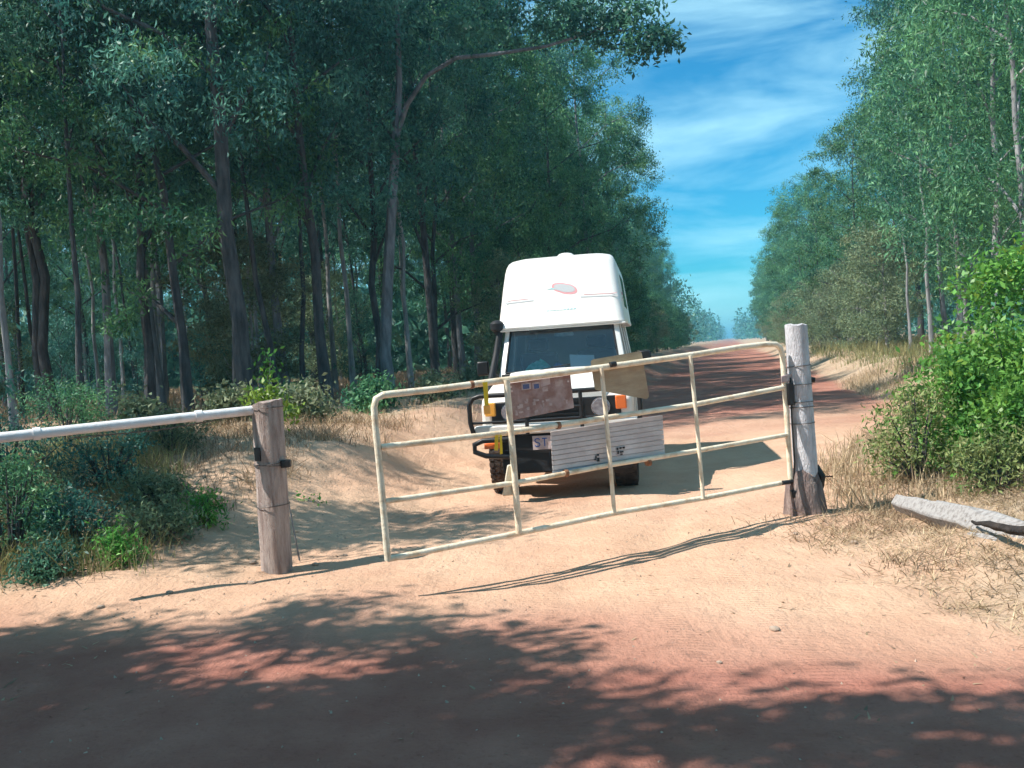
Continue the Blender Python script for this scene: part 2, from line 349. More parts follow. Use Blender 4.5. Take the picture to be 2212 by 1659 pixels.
def sheet(name, sel):
    f = F4[sel]; used, inv = np.unique(f.ravel(), return_inverse=True)
    me = bpy.data.meshes.new(name); me.from_pydata(P[used].tolist(), [], inv.reshape(-1, 4).tolist()); me.update()
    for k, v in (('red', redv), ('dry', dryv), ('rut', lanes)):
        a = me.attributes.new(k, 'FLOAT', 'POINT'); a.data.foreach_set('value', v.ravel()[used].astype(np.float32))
    o = link(name, me, 'soil'); me.shade_smooth(); return o
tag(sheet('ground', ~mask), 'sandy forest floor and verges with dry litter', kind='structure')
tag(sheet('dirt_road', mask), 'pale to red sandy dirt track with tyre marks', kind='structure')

# ------------------------------------------------------------------ trees
def tree_proto(name, seed, h, base, rad, nclump, leaf, bark, tr=.18, ln=.135, wd=.042, per=66, sub=10, hang=.12, clump=1.05, lean=(0, 0), squash=.75, pts=None, limbs=9, subr=.21):
    rs = np.random.RandomState(seed); rng = random.Random(seed)
    root = empty(name)
    bend = [(0, 0, -.3)]; x = y = 0
    nseg = 9
    for i in range(1, nseg+1):
        t = i/nseg; x = lean[0]*t*h + rng.uniform(-.12, .12)*h*.05; y = lean[1]*t*h + rng.uniform(-.12, .12)*h*.05
        bend.append((x, y, h*.94*t))
    rr = [tr*1.35]+[tr*(1-.88*(i/nseg)) for i in range(1, nseg+1)]
    MB().tube(bend, rr, 9, wob=.06, rng=rng).build('trunk', bark, root, smooth=True)
    def tp(t):
        k = min(int(t*nseg), nseg-1); f = t*nseg-k; a = Vector(bend[k]); b = Vector(bend[k+1]); return a.lerp(b, f)
    cs = []; rads = []
    lb = MB()
    for i in range(nclump):
        t = base/h + (1-base/h)*((i+.5)/nclump)**.9
        rel = (t-base/h)/(1-base/h)
        rr_ = rad*(.45+1.0*math.sin(math.pi*min(1, rel*.85+.12)))*rng.uniform(.35, .95)
        th = i*2.4 + rng.uniform(-.5, .5); o = tp(min(t, .98))
        c = o + Vector((math.cos(th)*rr_, math.sin(th)*rr_, rng.uniform(-.3, .8)))
        cs.append(tuple(c)); rads.append(clump*rng.uniform(.7, 1.25))
        if i % max(1, nclump//limbs) == 0:
            st = tp(max(.12, t-.07-.03*rng.random())); md = st.lerp(c, .5)+Vector((0, 0, .1*rr_))
            r_ = tr*(1-.8*t)*.45+.012
            lb.tube([st, md, c, c+(c-md)*.4+Vector((0, 0, .3))], [r_, r_*.75, r_*.45, r_*.2], 6)
    lb.build('branches', bark, root, smooth=True)
    pos = cluster(cs, rads, per, sub, subr, rs, squash, hang)
    quads_object('crown', leaf_verts(pos, rs, ln, wd, .5 if hang else .25), leaf, root)
    return root
PR = {}
PR['tall_a'] = tree_proto('eucalypt_tree', 1, 19, 6.0, 2.6, 42, M['leaf_a'], M['bark_d'], .19)
PR['tall_b'] = tree_proto('eucalypt_tree', 2, 17, 5.4, 2.3, 42, M['leaf_a'], M['bark_d'], .135, lean=(.03, .01))
PR['tall_c'] = tree_proto('eucalypt_tree', 3, 18, 5.6, 2.4, 40, M['leaf_b'], M['bark_g'], .125, lean=(-.03, .02))
PR['tall_d'] = tree_proto('eucalypt_tree', 4, 15, 3.0, 2.5, 44, M['leaf_b'], M['bark_d'], .11, lean=(.05, 0))
PR['weep'] = tree_proto('paperbark_tree', 5, 13, 3.4, 1.8, 40, M['leaf_b'], M['bark_l'], .10, ln=.17, wd=.034, hang=.55, per=62, sub=10, clump=.9)
PR['weep_b'] = tree_proto('paperbark_tree', 6, 15, 3.0, 2.0, 42, M['leaf_b'], M['bark_l'], .11, ln=.17, wd=.034, hang=.5, per=62, sub=10, clump=.95, lean=(-.03, 0))
PR['round'] = tree_proto('bushy_tree', 7, 6.0, .25, 1.7, 30, M['leaf_g'], M['bark_l'], .08, ln=.13, wd=.045, per=52, sub=11, hang=0, clump=.9)
PR['round_b'] = tree_proto('bushy_tree', 8, 8.0, .3, 2.0, 36, M['leaf_b'], M['bark_d'], .10, ln=.13, wd=.045, per=52, sub=11, hang=.05, clump=1.0)
PR['sapling'] = tree_proto('sapling', 9, 4.2, .6, .75, 14, M['leaf_a'], M['bark_d'], .035, ln=.12, wd=.04, per=36, sub=8, clump=.5)
PR['pole'] = tree_proto('slender_tree', 10, 14, 8.0, 1.4, 16, M['leaf_a'], M['bark_l'], .08, per=50, sub=9, clump=.9, limbs=5)
PR['pole_b'] = tree_proto('slender_tree', 11, 13, 7.0, 1.4, 16, M['leaf_a'], M['bark_d'], .07, per=50, sub=9, clump=.9, limbs=5, lean=(.09, .02))
PR['shade'] = tree_proto('broad_gum_tree', 12, 9.5, 3.6, 2.3, 20, M['leaf_a'], M['bark_d'], .14, ln=.15, wd=.075, per=70, sub=15, hang=.05, clump=.85)
PR['shade_b'] = tree_proto('broad_gum_tree', 13, 8.5, 3.8, 2.4, 15, M['leaf_a'], M['bark_d'], .12, ln=.15, wd=.075, per=70, sub=14, hang=.05, clump=.75)
PR['thin'] = tree_proto('young_gum_tree', 14, 7.5, 4.2, .8, 11, M['leaf_a'], M['bark_d'], .06, per=60, sub=12, clump=.5, limbs=4)
used_proto = set()
def put(kind, x, y, sc=1.0, rz=0, label=None, cat='tree', group=None, z=None):
    if kind in used_proto: o = copy_tree(PR[kind])
    else: o = PR[kind]; used_proto.add(kind)
    if x is None: return o
    o.location = (x, y, Hs(x, y) if z is None else z); o.rotation_euler = (0, 0, rz); o.scale = (sc, sc, sc)
    for k in ('label', 'category', 'group'):
        if k in o: del o[k]
    tag(o, label, cat, group); return o
rng = random.Random(77)
# front row of the left forest, one label each
def gx_at(px, y): return at_y(px, horizon(px), y).x
FR = [
 (25, 21, 'pole', 1.0, 'slender pale gum at the far left edge of the forest front'),
 (95, 25, 'tall_b', 1.0, 'dark leaning gum just inside the left picture edge, behind the pipe rail'),
 (170, 20, 'pole_b', 1.0, 'thin dark gum leaning right above the left end of the white pipe'),
 (235, 24, 'tall_c', .95, 'pale trunked gum above the second pipe coupling from the left'),
 (318, 23, 'tall_b', .9, 'dark gum left of the pair of broad black trunks'),
 (400, 22, 'tall_d', 1.05, 'dark bushy gum next left of the thickest black trunk'),
 (518, 20.5, 'tall_a', 1.0, 'thickest black trunked gum standing left of the timber gate post'),
 (598, 24, 'pole_b', 1.1, 'thin gum leaning right behind the short timber gate post'),
 (648, 25, 'pole_b', 1.0, 'thin forked looking gum just right of the short timber post'),
 (703, 24, 'tall_b', 1.0, 'straight dark gum between the short post and the free end of the gate'),
 (760, 29, 'pole', 1.05, 'slender pale gum above the free end of the gate'),
 (885, 30, 'pole', 1.0, 'slender gum next right of the gum with the long pale arching limb'),
 (940, 34, 'tall_d', .95, 'dense dark gum left of the van snorkel'),
 (1000, 37, 'tall_c', .95, 'gum with pale trunk directly behind the van snorkel'),
 (1080, 40, 'tall_d', 1.0, 'dense gum rising behind the left side of the van roof'),
]
FOREST = 'trees of the forest left of the track'
for px, y, k, sc, lb in FR: put(k, gx_at(px, y), y, sc, rng.uniform(0, 6), lb, 'tree', FOREST)
# gum with the long arching pale limb that overhangs the track
x0 = gx_at(838, 26.0)
arch = empty('arching_gum_tree', (x0, 26, Hs(x0, 26)))
tag(arch, 'gum with a long pale limb arching right towards the track', 'tree', FOREST)
def A(px, py, y=26.0): return at_y(px, py, y) - Vector(arch.location)
ar = random.Random(5)
MB().tube([(0, 0, -.3), A(832, 760), A(838, 600), A(846, 450), A(856, 300), A(862, 180), A(858, 40), A(850, -120)], [.19, .16, .145, .13, .11, .085, .065, .04], 9, wob=.05, rng=ar).build('trunk', 'bark_g', arch, smooth=True)
MB().tube([A(857, 290), A(880, 225, 25.8), A(920, 165, 25.5), A(985, 125, 25), A(1060, 118, 24.5), A(1180, 100, 24), A(1300, 62, 23.5), A(1400, 70, 23)], [.075, .065, .06, .055, .05, .04, .03, .015], 8).build('limb', 'bark_g', arch, smooth=True)
rs = np.random.RandomState(40)
cs = [tuple(A(px, py, y)) for px, py, y in ((1190, 30, 24), (1250, 70, 24), (1300, 10, 23.5), (1340, 60, 23.5), (1385, 90, 23), (1425, 85, 23), (1360, 20, 23.3), (1120, 60, 24.5), (1060, 40, 24.6), (980, 60, 25), (900, 20, 25.5), (840, -60, 26), (780, 40, 26), (1290, -60, 24), (1200, -60, 24), (1100, -50, 25), (820, 120, 26.3), (760, 150, 26.5), (900, 330, 26.2), (800, 300, 26.4))]
quads_object('crown', leaf_verts(cluster(cs, [.75]*4+[.5]*3+[.9]*13, 42, 12, .2, rs), rs, .15, .06), 'leaf_a', arch)

n_tr = 0
def scatter(n, lfun, sfun, kinds, label, group, smin=.85, smax=1.15, cat='tree'):
    global n_tr
    for i in range(n):
        s = sfun(i); l = lfun(i, s); x, y = from_lat(l, s)
        put(rng.choice(kinds), x, y, rng.uniform(smin, smax), rng.uniform(0, 6.3), label, cat, group); n_tr += 1
# interior of the left forest
pts = []
tries = 0
while len(pts) < 112 and tries < 9000:
    tries += 1
    y = 24 + 62*rng.random()**1.25; x = rng.uniform(-.62*y-4, .2*y-8.3)
    if lat(x, y) > -8.6: continue
    if any((x-a)**2+(y-b)**2 < (2.2+.02*y)**2 for a, b in pts): continue
    pts.append((x, y))
for x, y in pts:
    put(rng.choice(['tall_a', 'tall_b', 'tall_c', 'pole', 'pole_b', 'pole', 'pole_b', 'tall_d' if y > 45 else 'tall_b']), x, y, rng.uniform(.85, 1.1), rng.uniform(0, 6.3), 'gum deep in the forest left of the track, behind its front row', 'tree', FOREST)
# low understory on the left
for i in range(20):
    y = rng.uniform(24, 44); x = rng.uniform(-.55*y, .2*y-8.6)
    put(rng.choice(['sapling', 'sapling', 'round']), x, y, rng.uniform(.5, .8), rng.uniform(0, 6), 'low leafy sapling among the trunks of the left forest', 'sapling', 'saplings under the left forest')
# left edge along the track
scatter(26, lambda i, s: -10.2 - (i % 2)*2.4 + rng.uniform(-.5, .3), lambda i: 42+i*4.6, ['tall_a', 'tall_d', 'tall_d', 'tall_b', 'tall_c'], 'tall gum in the row along the left side of the receding track', 'trees lining the left of the track', .85, 1.05)
scatter(30, lambda i, s: -7.7 + rng.uniform(-.7, .3), lambda i: 33+i*4.6, ['round', 'round_b'], 'rounded bushy tree at the foot of the left tree row beside the track', 'bushy trees left of the track', .6, .85)
# right side
RT = [
 (2215, 21, 'weep', .95, 'weeping tree with fine hanging leaves at the right picture edge'),
 (2150, 26, 'weep_b', .95, 'tall weeping tree behind the bright shrub, next to the right picture edge'),
 (2072, 28, 'weep', .92, 'weeping tree with thin pale trunk behind the bright green shrub'),
 (2010, 33, 'pole', .95, 'pale slender trunked tree in the dark gap behind the tall gate post'),
 (2120, 36, 'tall_a', .95, 'tallest dark gum in the upper right corner'),
 (2045, 41, 'tall_c', .9, 'tall gum left of the upper right corner, its crown against the sky'),
 (1935, 47, 'tall_d', .86, 'gum with a rounded crown against the sky right of the track'),
 (1965, 39, 'pole', .75, 'short slender tree with pale bare trunk between the bushy trees on the right'),
]
for px, y, k, sc, lb in RT: put(k, gx_at(px, y), y, sc, rng.uniform(0, 6), lb, 'tree', 'trees right of the track')
for l_, s_, sc, lb in ((-7.9, 44, 1.0, 'tall gum overhanging the track from the left, right behind the van roof'), (-7.3, 53, 1.02, 'second tall gum overhanging the left edge of the track, its crown against the sky'), (-7.6, 63, 1.05, 'gum beyond the two tallest overhanging gums left of the track'), (-8.2, 74, 1.0, 'smaller looking gum on the left track edge where the sky gap narrows')):
    x_, y_ = from_lat(l_, s_); put('tall_c' if s_ in (53, 74) else 'tall_d', x_, y_, sc*1.08, s_*1.7, lb, 'tree', 'trees lining the left of the track')
scatter(24, lambda i, s: 6.5 + (i % 2)*2.8 + rng.uniform(-.4, .5), lambda i: 60+i*6, ['tall_c', 'tall_d', 'tall_d', 'weep_b'], 'tall gum in the row along the right side of the receding track', 'trees lining the right of the track', .8, 1.0)
scatter(26, lambda i, s: 6.0 + rng.uniform(-.3, 1.2), lambda i: 44+i*4.6, ['round', 'round_b', 'round'], 'rounded bushy tree at the foot of the right tree row beside the track', 'bushy trees right of the track', .65, .9)
pts = []; tries = 0
while len(pts) < 34 and tries < 4000:
    tries += 1; y = rng.uniform(26, 75); x = rng.uniform(.22*y+10.5, .62*y+6)
    if lat(x, y) < 11.5: continue
    if any((x-a)**2+(y-b)**2 < 9 for a, b in pts): continue
    pts.append((x, y))
for x, y in pts: put(rng.choice(['tall_a', 'tall_c', 'weep_b', 'tall_d', 'round_b']), x, y, rng.uniform(.85, 1.05), rng.uniform(0, 6.3), 'gum deep in the woodland right of the track, behind the weeping trees', 'tree', 'trees right of the track')
# left trees outside the frame throw the dappled shade; others added behind
SHD = [('shade', -7.4, 2.75, .80), ('shade', -9.2, 3.1, .95), ('shade', -8.6, 1.4, 1.0), ('shade_b', -6.9, 2.3, 1.0), ('shade_b', -5.4, 1.45, 1.0), ('shade_b', -8.7, 2.3, 1.0), ('shade', -12.2, 1.8, 1.2), ('thin', -6.3, 8.6, 1.0), ('thin', -8.6, 11.4, 1.2), ('sapling', -5.8, 9.7, .85), ('tall_d', -13.5, 14.5, .7), ('tall_c', -16, 18, .9), ('tall_b', -7, -5, 1), ('tall_d', -2.5, -7.5, 1), ('tall_a', 3, -6.5, .9), ('tall_d', 7.5, -3.5, 1), ('tall_b', 11, 1.5, 1), ('tall_d', -12, -2, 1), ('tall_c', 0, -11, 1), ('tall_b', 6, -10, 1)]
for k, x, y, sc in SHD:
    if y < 0 or x > 5: put(k, x, y, sc, rng.uniform(0, 6), 'gum of the forest edge behind the viewpoint, unseen, added to dim the sky light', 'tree', 'gums behind the viewpoint')  # unseen gums added to block sky light from the foreground shade
    else: put(k, x, y, sc, rng.uniform(0, 6), 'gum just outside the left picture edge whose crown shades the near sand', 'tree', 'shade trees left of the clearing')
# far wood that closes the view on both sides, one mass each
def far_wood(name, label, l0, l1, s0, s1, n, seed, hmax, big=1.0):
    rs = np.random.RandomState(seed)
    s = rs.uniform(s0, s1, n); l = rs.uniform(l0, l1, n)
    x = l*cA + s*sA; y = -l*sA + s*cA
    z = rs.uniform(.02, 1, n)**.8*hmax*(.75+.5*(vn(x*.15, y*.15, 31)+.5))
    c = np.stack([x, y, z], 1)
    pos = (c[:, None, :] + rs.normal(size=(n, 22, 3))*np.array([.9, .9, .8])*big).reshape(-1, 3)
    o = quads_object(name, leaf_verts(pos, rs, .75*big, .42*big), 'leaf_a'); tag(o, label, kind='stuff'); return o
far_wood('distant_forest', 'dense far wood behind the left tree rows', -95, -13, 78, 230, 2600, 51, 15)
far_wood('distant_woodland', 'dense far wood behind the right tree rows', 12, 90, 62, 230, 2200, 52, 13)
far_wood('horizon_woods', 'tiny far trees either side of the vanishing track', -40, -9, 170, 420, 700, 53, 14)
far_wood('horizon_woods', 'far trees right of where the track vanishes', 7, 40, 170, 420, 700, 54, 13)

far_wood('horizon_woods', 'hazy far trees closing on the left of the vanishing track', -75, -8, 420, 1500, 900, 55, 14, 2.2)
far_wood('horizon_woods', 'hazy far trees closing on the right of the vanishing track', 4.5, 70, 420, 1500, 900, 56, 13, 2.2)
far_wood('forest_thicket', 'dark low thicket deep behind the trunks of the left forest', -75, -16, 58, 100, 1500, 57, 6)
# ------------------------------------------------------------------ shrubs
def shrub(name, x, y, rx, ry, h, n, leaf, seed, label, cat='shrub', ln=.09, wd=.045, per=40, subr=.10, bark='bark_d', group=None, top=None, fill=.3):
    rs = np.random.RandomState(seed); r_ = random.Random(seed)
    root = empty(name, (x, y, Hs(x, y))); tag(root, label, cat, group)
    th = rs.uniform(0, 6.28, n); q = rs.uniform(0, 1, n)**.5; zz = rs.uniform(.06, 1, n)
    pr = np.sqrt(np.clip(1-(zz*1.05-.12)**2*.72, 0, 1))
    lump = .8+.45*rs.uniform(size=n)
    C = np.stack([np.cos(th)*rx*q*pr*lump, np.sin(th)*ry*q*pr*lump, zz*h*(.72+.38*lump*.8)], 1)
    st = MB()
    for i in range(0, n, max(1, n//18)):
        c = Vector(C[i]); st.tube([(c.x*.12, c.y*.12, -.1), (c.x*.5, c.y*.5, c.z*.55), c], [.018, .011, .004], 5)
    st.build('stem', bark, root)
    pos = (C[:, None, :] + rs.normal(size=(n, per, 3))*subr).reshape(-1, 3)
    quads_object('foliage', leaf_verts(pos, rs, ln, wd, .1), leaf, root)
    if top:
        sel = C[C[:, 2] > h*.72][:max(6, n//9)]
        pos = (sel[:, None, :] + np.array([-.04, -.06, .05]) + rs.normal(size=(len(sel), 16, 3))*subr*.8).reshape(-1, 3)
        quads_object('new_growth', leaf_verts(pos, rs, ln, wd, -.2), top, root)['kind'] = 'stuff'
    return root
shrub('leafy_shrub', 5.25, 10.3, 1.1, .95, 1.28, 210, 'leaf_c', 1, 'large bright green shrub with yellow new tips behind the fallen log', per=100, subr=.13, ln=.075, wd=.034, top='leaf_y')
shrub('leafy_shrub', 6.0, 9.7, 1.0, .9, 1.15, 130, 'leaf_c', 2, 'bright green shrub cut by the right picture edge, above the log end', per=95, subr=.13, ln=.075, wd=.034, top='leaf_y')
shrub('feathery_shrub', 3.95, 9.8, .42, .4, .85, 55, 'leaf_f', 3, 'thin feathery grey green shrub between the tall post and the bright shrub', per=42, subr=.09, ln=.06, wd=.018)
shrub('leafy_shrub', 5.0, 9.45, .75, .5, .75, 110, 'leaf_c', 8, 'lower bright green shrub spilling down to the dry grass behind the log', per=90, subr=.11, ln=.07, wd=.032, top='leaf_y')
shrub('feathery_shrub', 4.35, 9.0, .45, .3, .42, 50, 'leaf_f', 4, 'low feathery shrub directly behind the fallen log', per=42, subr=.09, ln=.06, wd=.018)
shrub('leafy_shrub', 7.9, 13.4, 1.2, 1.0, 1.1, 120, 'leaf_b', 5, 'mid green shrub on the verge behind the bright shrub', per=45, subr=.15, ln=.11, wd=.06)
shrub('leafy_shrub', 8.9, 16.5, 1.6, 1.2, 1.9, 150, 'leaf_c', 6, 'tall light green shrub at the right edge below the weeping trees', per=50, subr=.16, ln=.12, wd=.06, top='leaf_y')
LS = [(-3.3, 8.9, .34, .32, 'leaf_g', 'grey green low shrub under the white pipe, next to the timber post'),
      (-4.1, 9.0, .5, .5, 'leaf_a', 'blue green scrub under the middle of the white pipe'),
      (-4.5, 8.7, .42, .9, 'leaf_b', 'teal green scrub where foliage covers the white pipe'),
      (-5.6, 10.9, .6, .8, 'leaf_a', 'teal green scrub at the left edge behind the pipe'),
      (-4.9, 9.8, .5, .6, 'leaf_g', 'grey green scrub between the pipe and the left edge scrub'),
      (-4.35, 10.6, .5, .55, 'leaf_a', 'blue green scrub behind the pipe coupling nearest the post'),
      (-3.6, 9.9, .34, .34, 'leaf_g', 'small grey green scrub beside the bare sandy patch left of the post'),
      (-3.4, 8.3, .14, .2, 'leaf_c', 'small bright green plant at the lower edge of the left scrub'),
      (-3.0, 9.4, .13, .26, 'leaf_c', 'light green sprig on the bank left of the timber post'),
      (-3.85, 8.0, .26, .24, 'leaf_a', 'low dark green plant by the left picture edge above the shaded sand'),
      (-4.3, 12.2, .5, .5, 'leaf_g', 'broad scrub on the bank behind the white pipe'),
      (-6.3, 14.0, .8, .9, 'leaf_b', 'taller scrub at the far left in front of the forest')]
for i, (x, y, r_, h, lf, lb) in enumerate(LS):
    shrub('low_shrub', x, y, r_, r_*.8, h, int(46*r_/.5)+6, lf, 60+i, lb, per=50, subr=.07, ln=.055, wd=.016, group='scrub left of the timber post')
BK = [(-3.4, 15.6), (-2.6, 18.6), (-4.9, 17.0), (-1.6, 21.3), (-4.5, 20), (-6.9, 18.5), (-.9, 24.5)]
for i, (x, y) in enumerate(BK):
    shrub('bank_shrub', x, y, .5, .45, .5, 40, ['leaf_g', 'leaf_b', 'leaf_g'][i % 3], 80+i, 'dim scrub at the forest foot behind the sand bank', per=36, subr=.12, ln=.1, wd=.05, group='scrub behind the sand bank')

# ------------------------------------------------------------------ grass (stuff)
def grass(name, label, pts, m, hmin, hmax, seed, wid=.006, lean=.5, per=10, spread=.06, flat=0):
    rs = np.random.RandomState(seed); n = len(pts)
    b = np.repeat(pts, per, axis=0); b = b + rs.normal(size=b.shape)*spread
    z = H(b[:, 0], b[:, 1])-.01; k = len(b)
    base = np.stack([b[:, 0], b[:, 1], z], 1)
    hh = hmin+(hmax-hmin)*rs.uniform(0, 1, (k, 1))**1.8; d = rs.normal(size=(k, 3)); d[:, 2] = 0; d = unit(d)
    up = np.array([[0, 0, 1.]]); le = np.abs(rs.normal(size=(k, 1)))*lean
    sd = np.cross(d, up)*wid*rs.uniform(.6, 1.5, (k, 1))
    tv = up*hh*(1-flat*.75) + d*hh*(le+flat); mid = base + tv*.55 + up*hh*.03; tip = base + tv
    V = np.stack([base-sd, base+sd, mid+sd*.8, tip, mid-sd*.8], 1).reshape(-1, 3)
    o = quads_object(name, V, m, nv=5); tag(o, label, kind='stuff'); return o
def region(n, x0, x1, y0, y1, test, seed):
    rs = np.random.RandomState(seed); x = rs.uniform(x0, x1, n); y = rs.uniform(y0, y1, n); k = test(x, y, rs)
    return np.stack([x[k], y[k]], 1)
off = lambda x, y: roadmask(x, y) < .45
grass('dry_grass', 'dry straw grass on the right verge round the log', region(15000, 1.6, 7, 4.3, 12, lambda x, y, rs: (rs.uniform(size=len(x)) < 1-1.15*roadmask(x, y)) & (lat(x, y) > .6) & (vn(x*1.7, y*1.7, 41)+rs.uniform(-.5, .5, len(x)) > .02), 1), 'straw', .02, .12, 1, .0026, 1.0, 7, .09, .5)
grass('dry_grass', 'taller straw grass right of the tall post', region(12000, 2.3, 11, 8.7, 30, lambda x, y, rs: (rs.uniform(size=len(x)) < 1-1.2*roadmask(x, y)) & (lat(x, y) < 8) & (vn(x*1.1, y*1.1, 42)+rs.uniform(-.35, .5, len(x)) > -.02-.25*(y < 12)), 2), 'straw', .05, .32, 2, .0035, .5, 9, .1)
grass('bank_grass', 'dull green grass on the right bank', region(9000, 3, 26, 12, 60, lambda x, y, rs: (lat(x, y) > 4.2) & (lat(x, y) < 13) & (vn(x*.6, y*.6, 46)+rs.uniform(-.35, .5, len(x)) > -.05), 3), 'grass_g', .15, .6, 3, .007, .5, 11, .16)
grass('scrub_grass', 'grey green grass under the white pipe', region(2600, -6.2, -2.3, 8.0, 13.5, lambda x, y, rs: off(x, y) & (vn(x*1.3, y*1.3, 43)+rs.uniform(-.4, .45, len(x)) > -.05) & (x < -3.0-.25*(y-8)), 4), 'grass_g', .08, .38, 4, .003, .45, 11, .09)
grass('dead_grass', 'brown dead grass among the left scrub', region(3800, -6.2, -1.6, 7.7, 16, lambda x, y, rs: off(x, y) & (lat(x, y) < -4.9) & (vn(x*1.9, y*1.9, 44)+rs.uniform(-.4, .45, len(x)) > 0), 5), 'grass_b', .05, .24, 5, .003, .8, 8, .09)
grass('crest_grass', 'straw tufts along the crest of the sand bank', region(2600, -9, 4, 12.5, 24, lambda x, y, rs: (lat(x, y) < -4.6) & (rs.uniform(size=len(x)) < .3+.8*sstep(-5.2, -8, lat(x, y))), 6), 'straw', .05, .2, 6, .004, .7, 8, .1)
grass('forest_litter', 'dry grass and litter on the left forest floor', region(5200, -34, 8, 20, 62, lambda x, y, rs: (lat(x, y) < -6.2), 7), 'grass_b', .1, .4, 7, .011, .7, 9, .3)
grass('dead_grass', 'brown dead stalks mixed into the straw on the right verge', region(9000, 1.9, 7, 4.6, 12, lambda x, y, rs: (rs.uniform(size=len(x)) < 1-1.15*roadmask(x, y)) & (vn(x*2.3, y*2.3, 45)+rs.uniform(-.4, .4, len(x)) > .08), 9), 'grass_b', .02, .16, 9, .0026, .9, 5, .09, .3)
grass('leaf_litter', 'scattered dry leaves and twigs on the sand', region(1500, -4.5, 5, 3.6, 10, lambda x, y, rs: (rs.uniform(size=len(x)) < .04+.75*np.maximum(sstep(.6, 2.8, x), sstep(-1.6, -3, x))), 8), 'grass_b', .02, .07, 8, .007, .6, 2, .05, .75)

# ------------------------------------------------------------------ timber posts
def post(name, base, top, r0_, r1_, m, seed, label, n=16, rings=14, flute=.05, parent=None, chip=0):
    rs = random.Random(seed); base = Vector(base); d = Vector(top)-base
    root = parent or empty(name, base)
    if not parent: tag(root, label, 'post')
    fl = [rs.uniform(-1, 1) for _ in range(n)]; R_ = []
    for i in range(rings+1):
        t = i/rings; c = d*t; rad = r0_+(r1_-r0_)*t; ring = []
        for k in range(n):
            th = 2*math.pi*k/n; q = rad*(1+flute*fl[k]+rs.uniform(-.012, .012))
            ring.append((c.x+math.cos(th)*q, c.y+math.sin(th)*q, c.z + (rs.uniform(-.012, .012)+.02*math.cos(th)*chip if i == rings else 0)))
        R_.append(ring)
    c = d; R_.append([(c.x+(p[0]-c.x)*.86, c.y+(p[1]-c.y)*.86, p[2]+.006) for p in R_[-1]])
    MB().loft(R_).build('post_body', m, root, smooth=True)
    return root, d
def ringband(root, d, t, r, m, name='wire_band', rr=.004, th0=0, tilt=.0):
    c = d*t; pts = [(c.x+math.cos(a)*r, c.y+math.sin(a)*r, c.z+tilt*math.cos(a+th0)) for a in [2*math.pi*k/20 for k in range(21)]]
    return MB().tube(pts, rr, 6).build(name, m, root, smooth=True)
PLb = on_z(598, 1226, .02); PLt = at_y(577, 868, PLb.y)
pl, dl = post('timber_post', (PLb.x, PLb.y, -.1), PLt, .125, .125, 'post_l', 11, 'short weathered brown timber post that holds the white pipe', flute=.07, chip=1)
ringband(pl, dl, .66, .134, 'wire', tilt=.01); ringband(pl, dl, .655, .135, 'wire', tilt=-.012); ringband(pl, dl, .43, .134, 'wire', tilt=.006); ringband(pl, dl, .97, .132, 'wire')
b = MB(); c = dl*.72
# dark square tag on the left front face
for a0, a1 in ((3.75, 4.32),):
    pts_ = [(a0+(a1-a0)*k/5) for k in range(6)]
    lo_ = [(c.x+math.cos(a)*.137, c.y+math.sin(a)*.137, c.z-.055) for a in pts_]; hi_ = [(p[0], p[1], c.z+.055) for p in lo_]
    lo2 = [(c.x+math.cos(a)*.126, c.y+math.sin(a)*.126, c.z-.055) for a in pts_]; hi2 = [(p[0], p[1], c.z+.055) for p in lo2]
    for k in range(5): b.hexa([lo_[k], lo_[k+1], lo2[k+1], lo2[k]], [hi_[k], hi_[k+1], hi2[k+1], hi2[k]])
b.build('square_tag', 'black', pl)
c = dl*.655; MB().box(c.x+.10, c.x+.18, c.y-.10, c.y-.04, c.z-.03, c.z+.035).build('latch_bracket', 'black', pl, bevel=.012)
# tall right post
PRb = on_z(1747, 1112, .02); PRt = at_y(1719, 702, PRb.y)
pr, dr = post('timber_post', (PRb.x, PRb.y, -.1), PRt, .105, .095, 'post_w', 12, 'tall grey white timber post that the steel gate hangs from', flute=.05)
rs_ = random.Random(3); rings = []
for i, (z, q) in enumerate(((-.05, .19), (.08, .175), (.2, .165), (.30, .15), (.36, .125), (.41, .112))):
    rings.append([(dr.x*z/dr.z - .02 + math.cos(2*math.pi*k/16)*q*(1+.16*math.sin(k*2.1)+rs_.uniform(-.04, .04)), dr.y*z/dr.z+math.sin(2*math.pi*k/16)*q, z+.1+ (.035*math.sin(k*1.3) if i > 3 else 0)) for k in range(16)])
MB().loft(rings).build('stump_collar', 'post_b', pr, smooth=True)
for t, q in ((.80, .104), (.625, .106), (.60, .107), (.71, .105), (.52, .107)): ringband(pr, dr, t, q, 'wire', tilt=.006*rs_.uniform(-1, 1))
hb = MB(); c = dr*.70; hb.box(c.x-.14, c.x-.08, c.y-.10, c.y-.02, c.z-.16, c.z+.04); hb.build('hinge_strap', 'black', pr, bevel=.01)
c = dr*.13; MB().box(c.x-.17, c.x-.08, c.y-.12, c.y-.04, c.z+.06, c.z+.13).build('hinge_strap', 'black', pr, bevel=.01)
c = dr*.5
MB().tube([(c.x-.10, c.y-.06, c.z+.45), (c.x-.112, c.y-.07, c.z+.1), (c.x-.108, c.y-.06, c.z-.3), (c.x-.14, c.y-.06, c.z-.62)], .008, 6).build('loose_wire', 'black', pr)
c = dr*.73; MB().tube([(c.x+.07, c.y+.02, c.z), (c.x+.14, c.y+.0, c.z-.01)], [.035, .022], 8).build('insulator', 'black', pr, smooth=True)
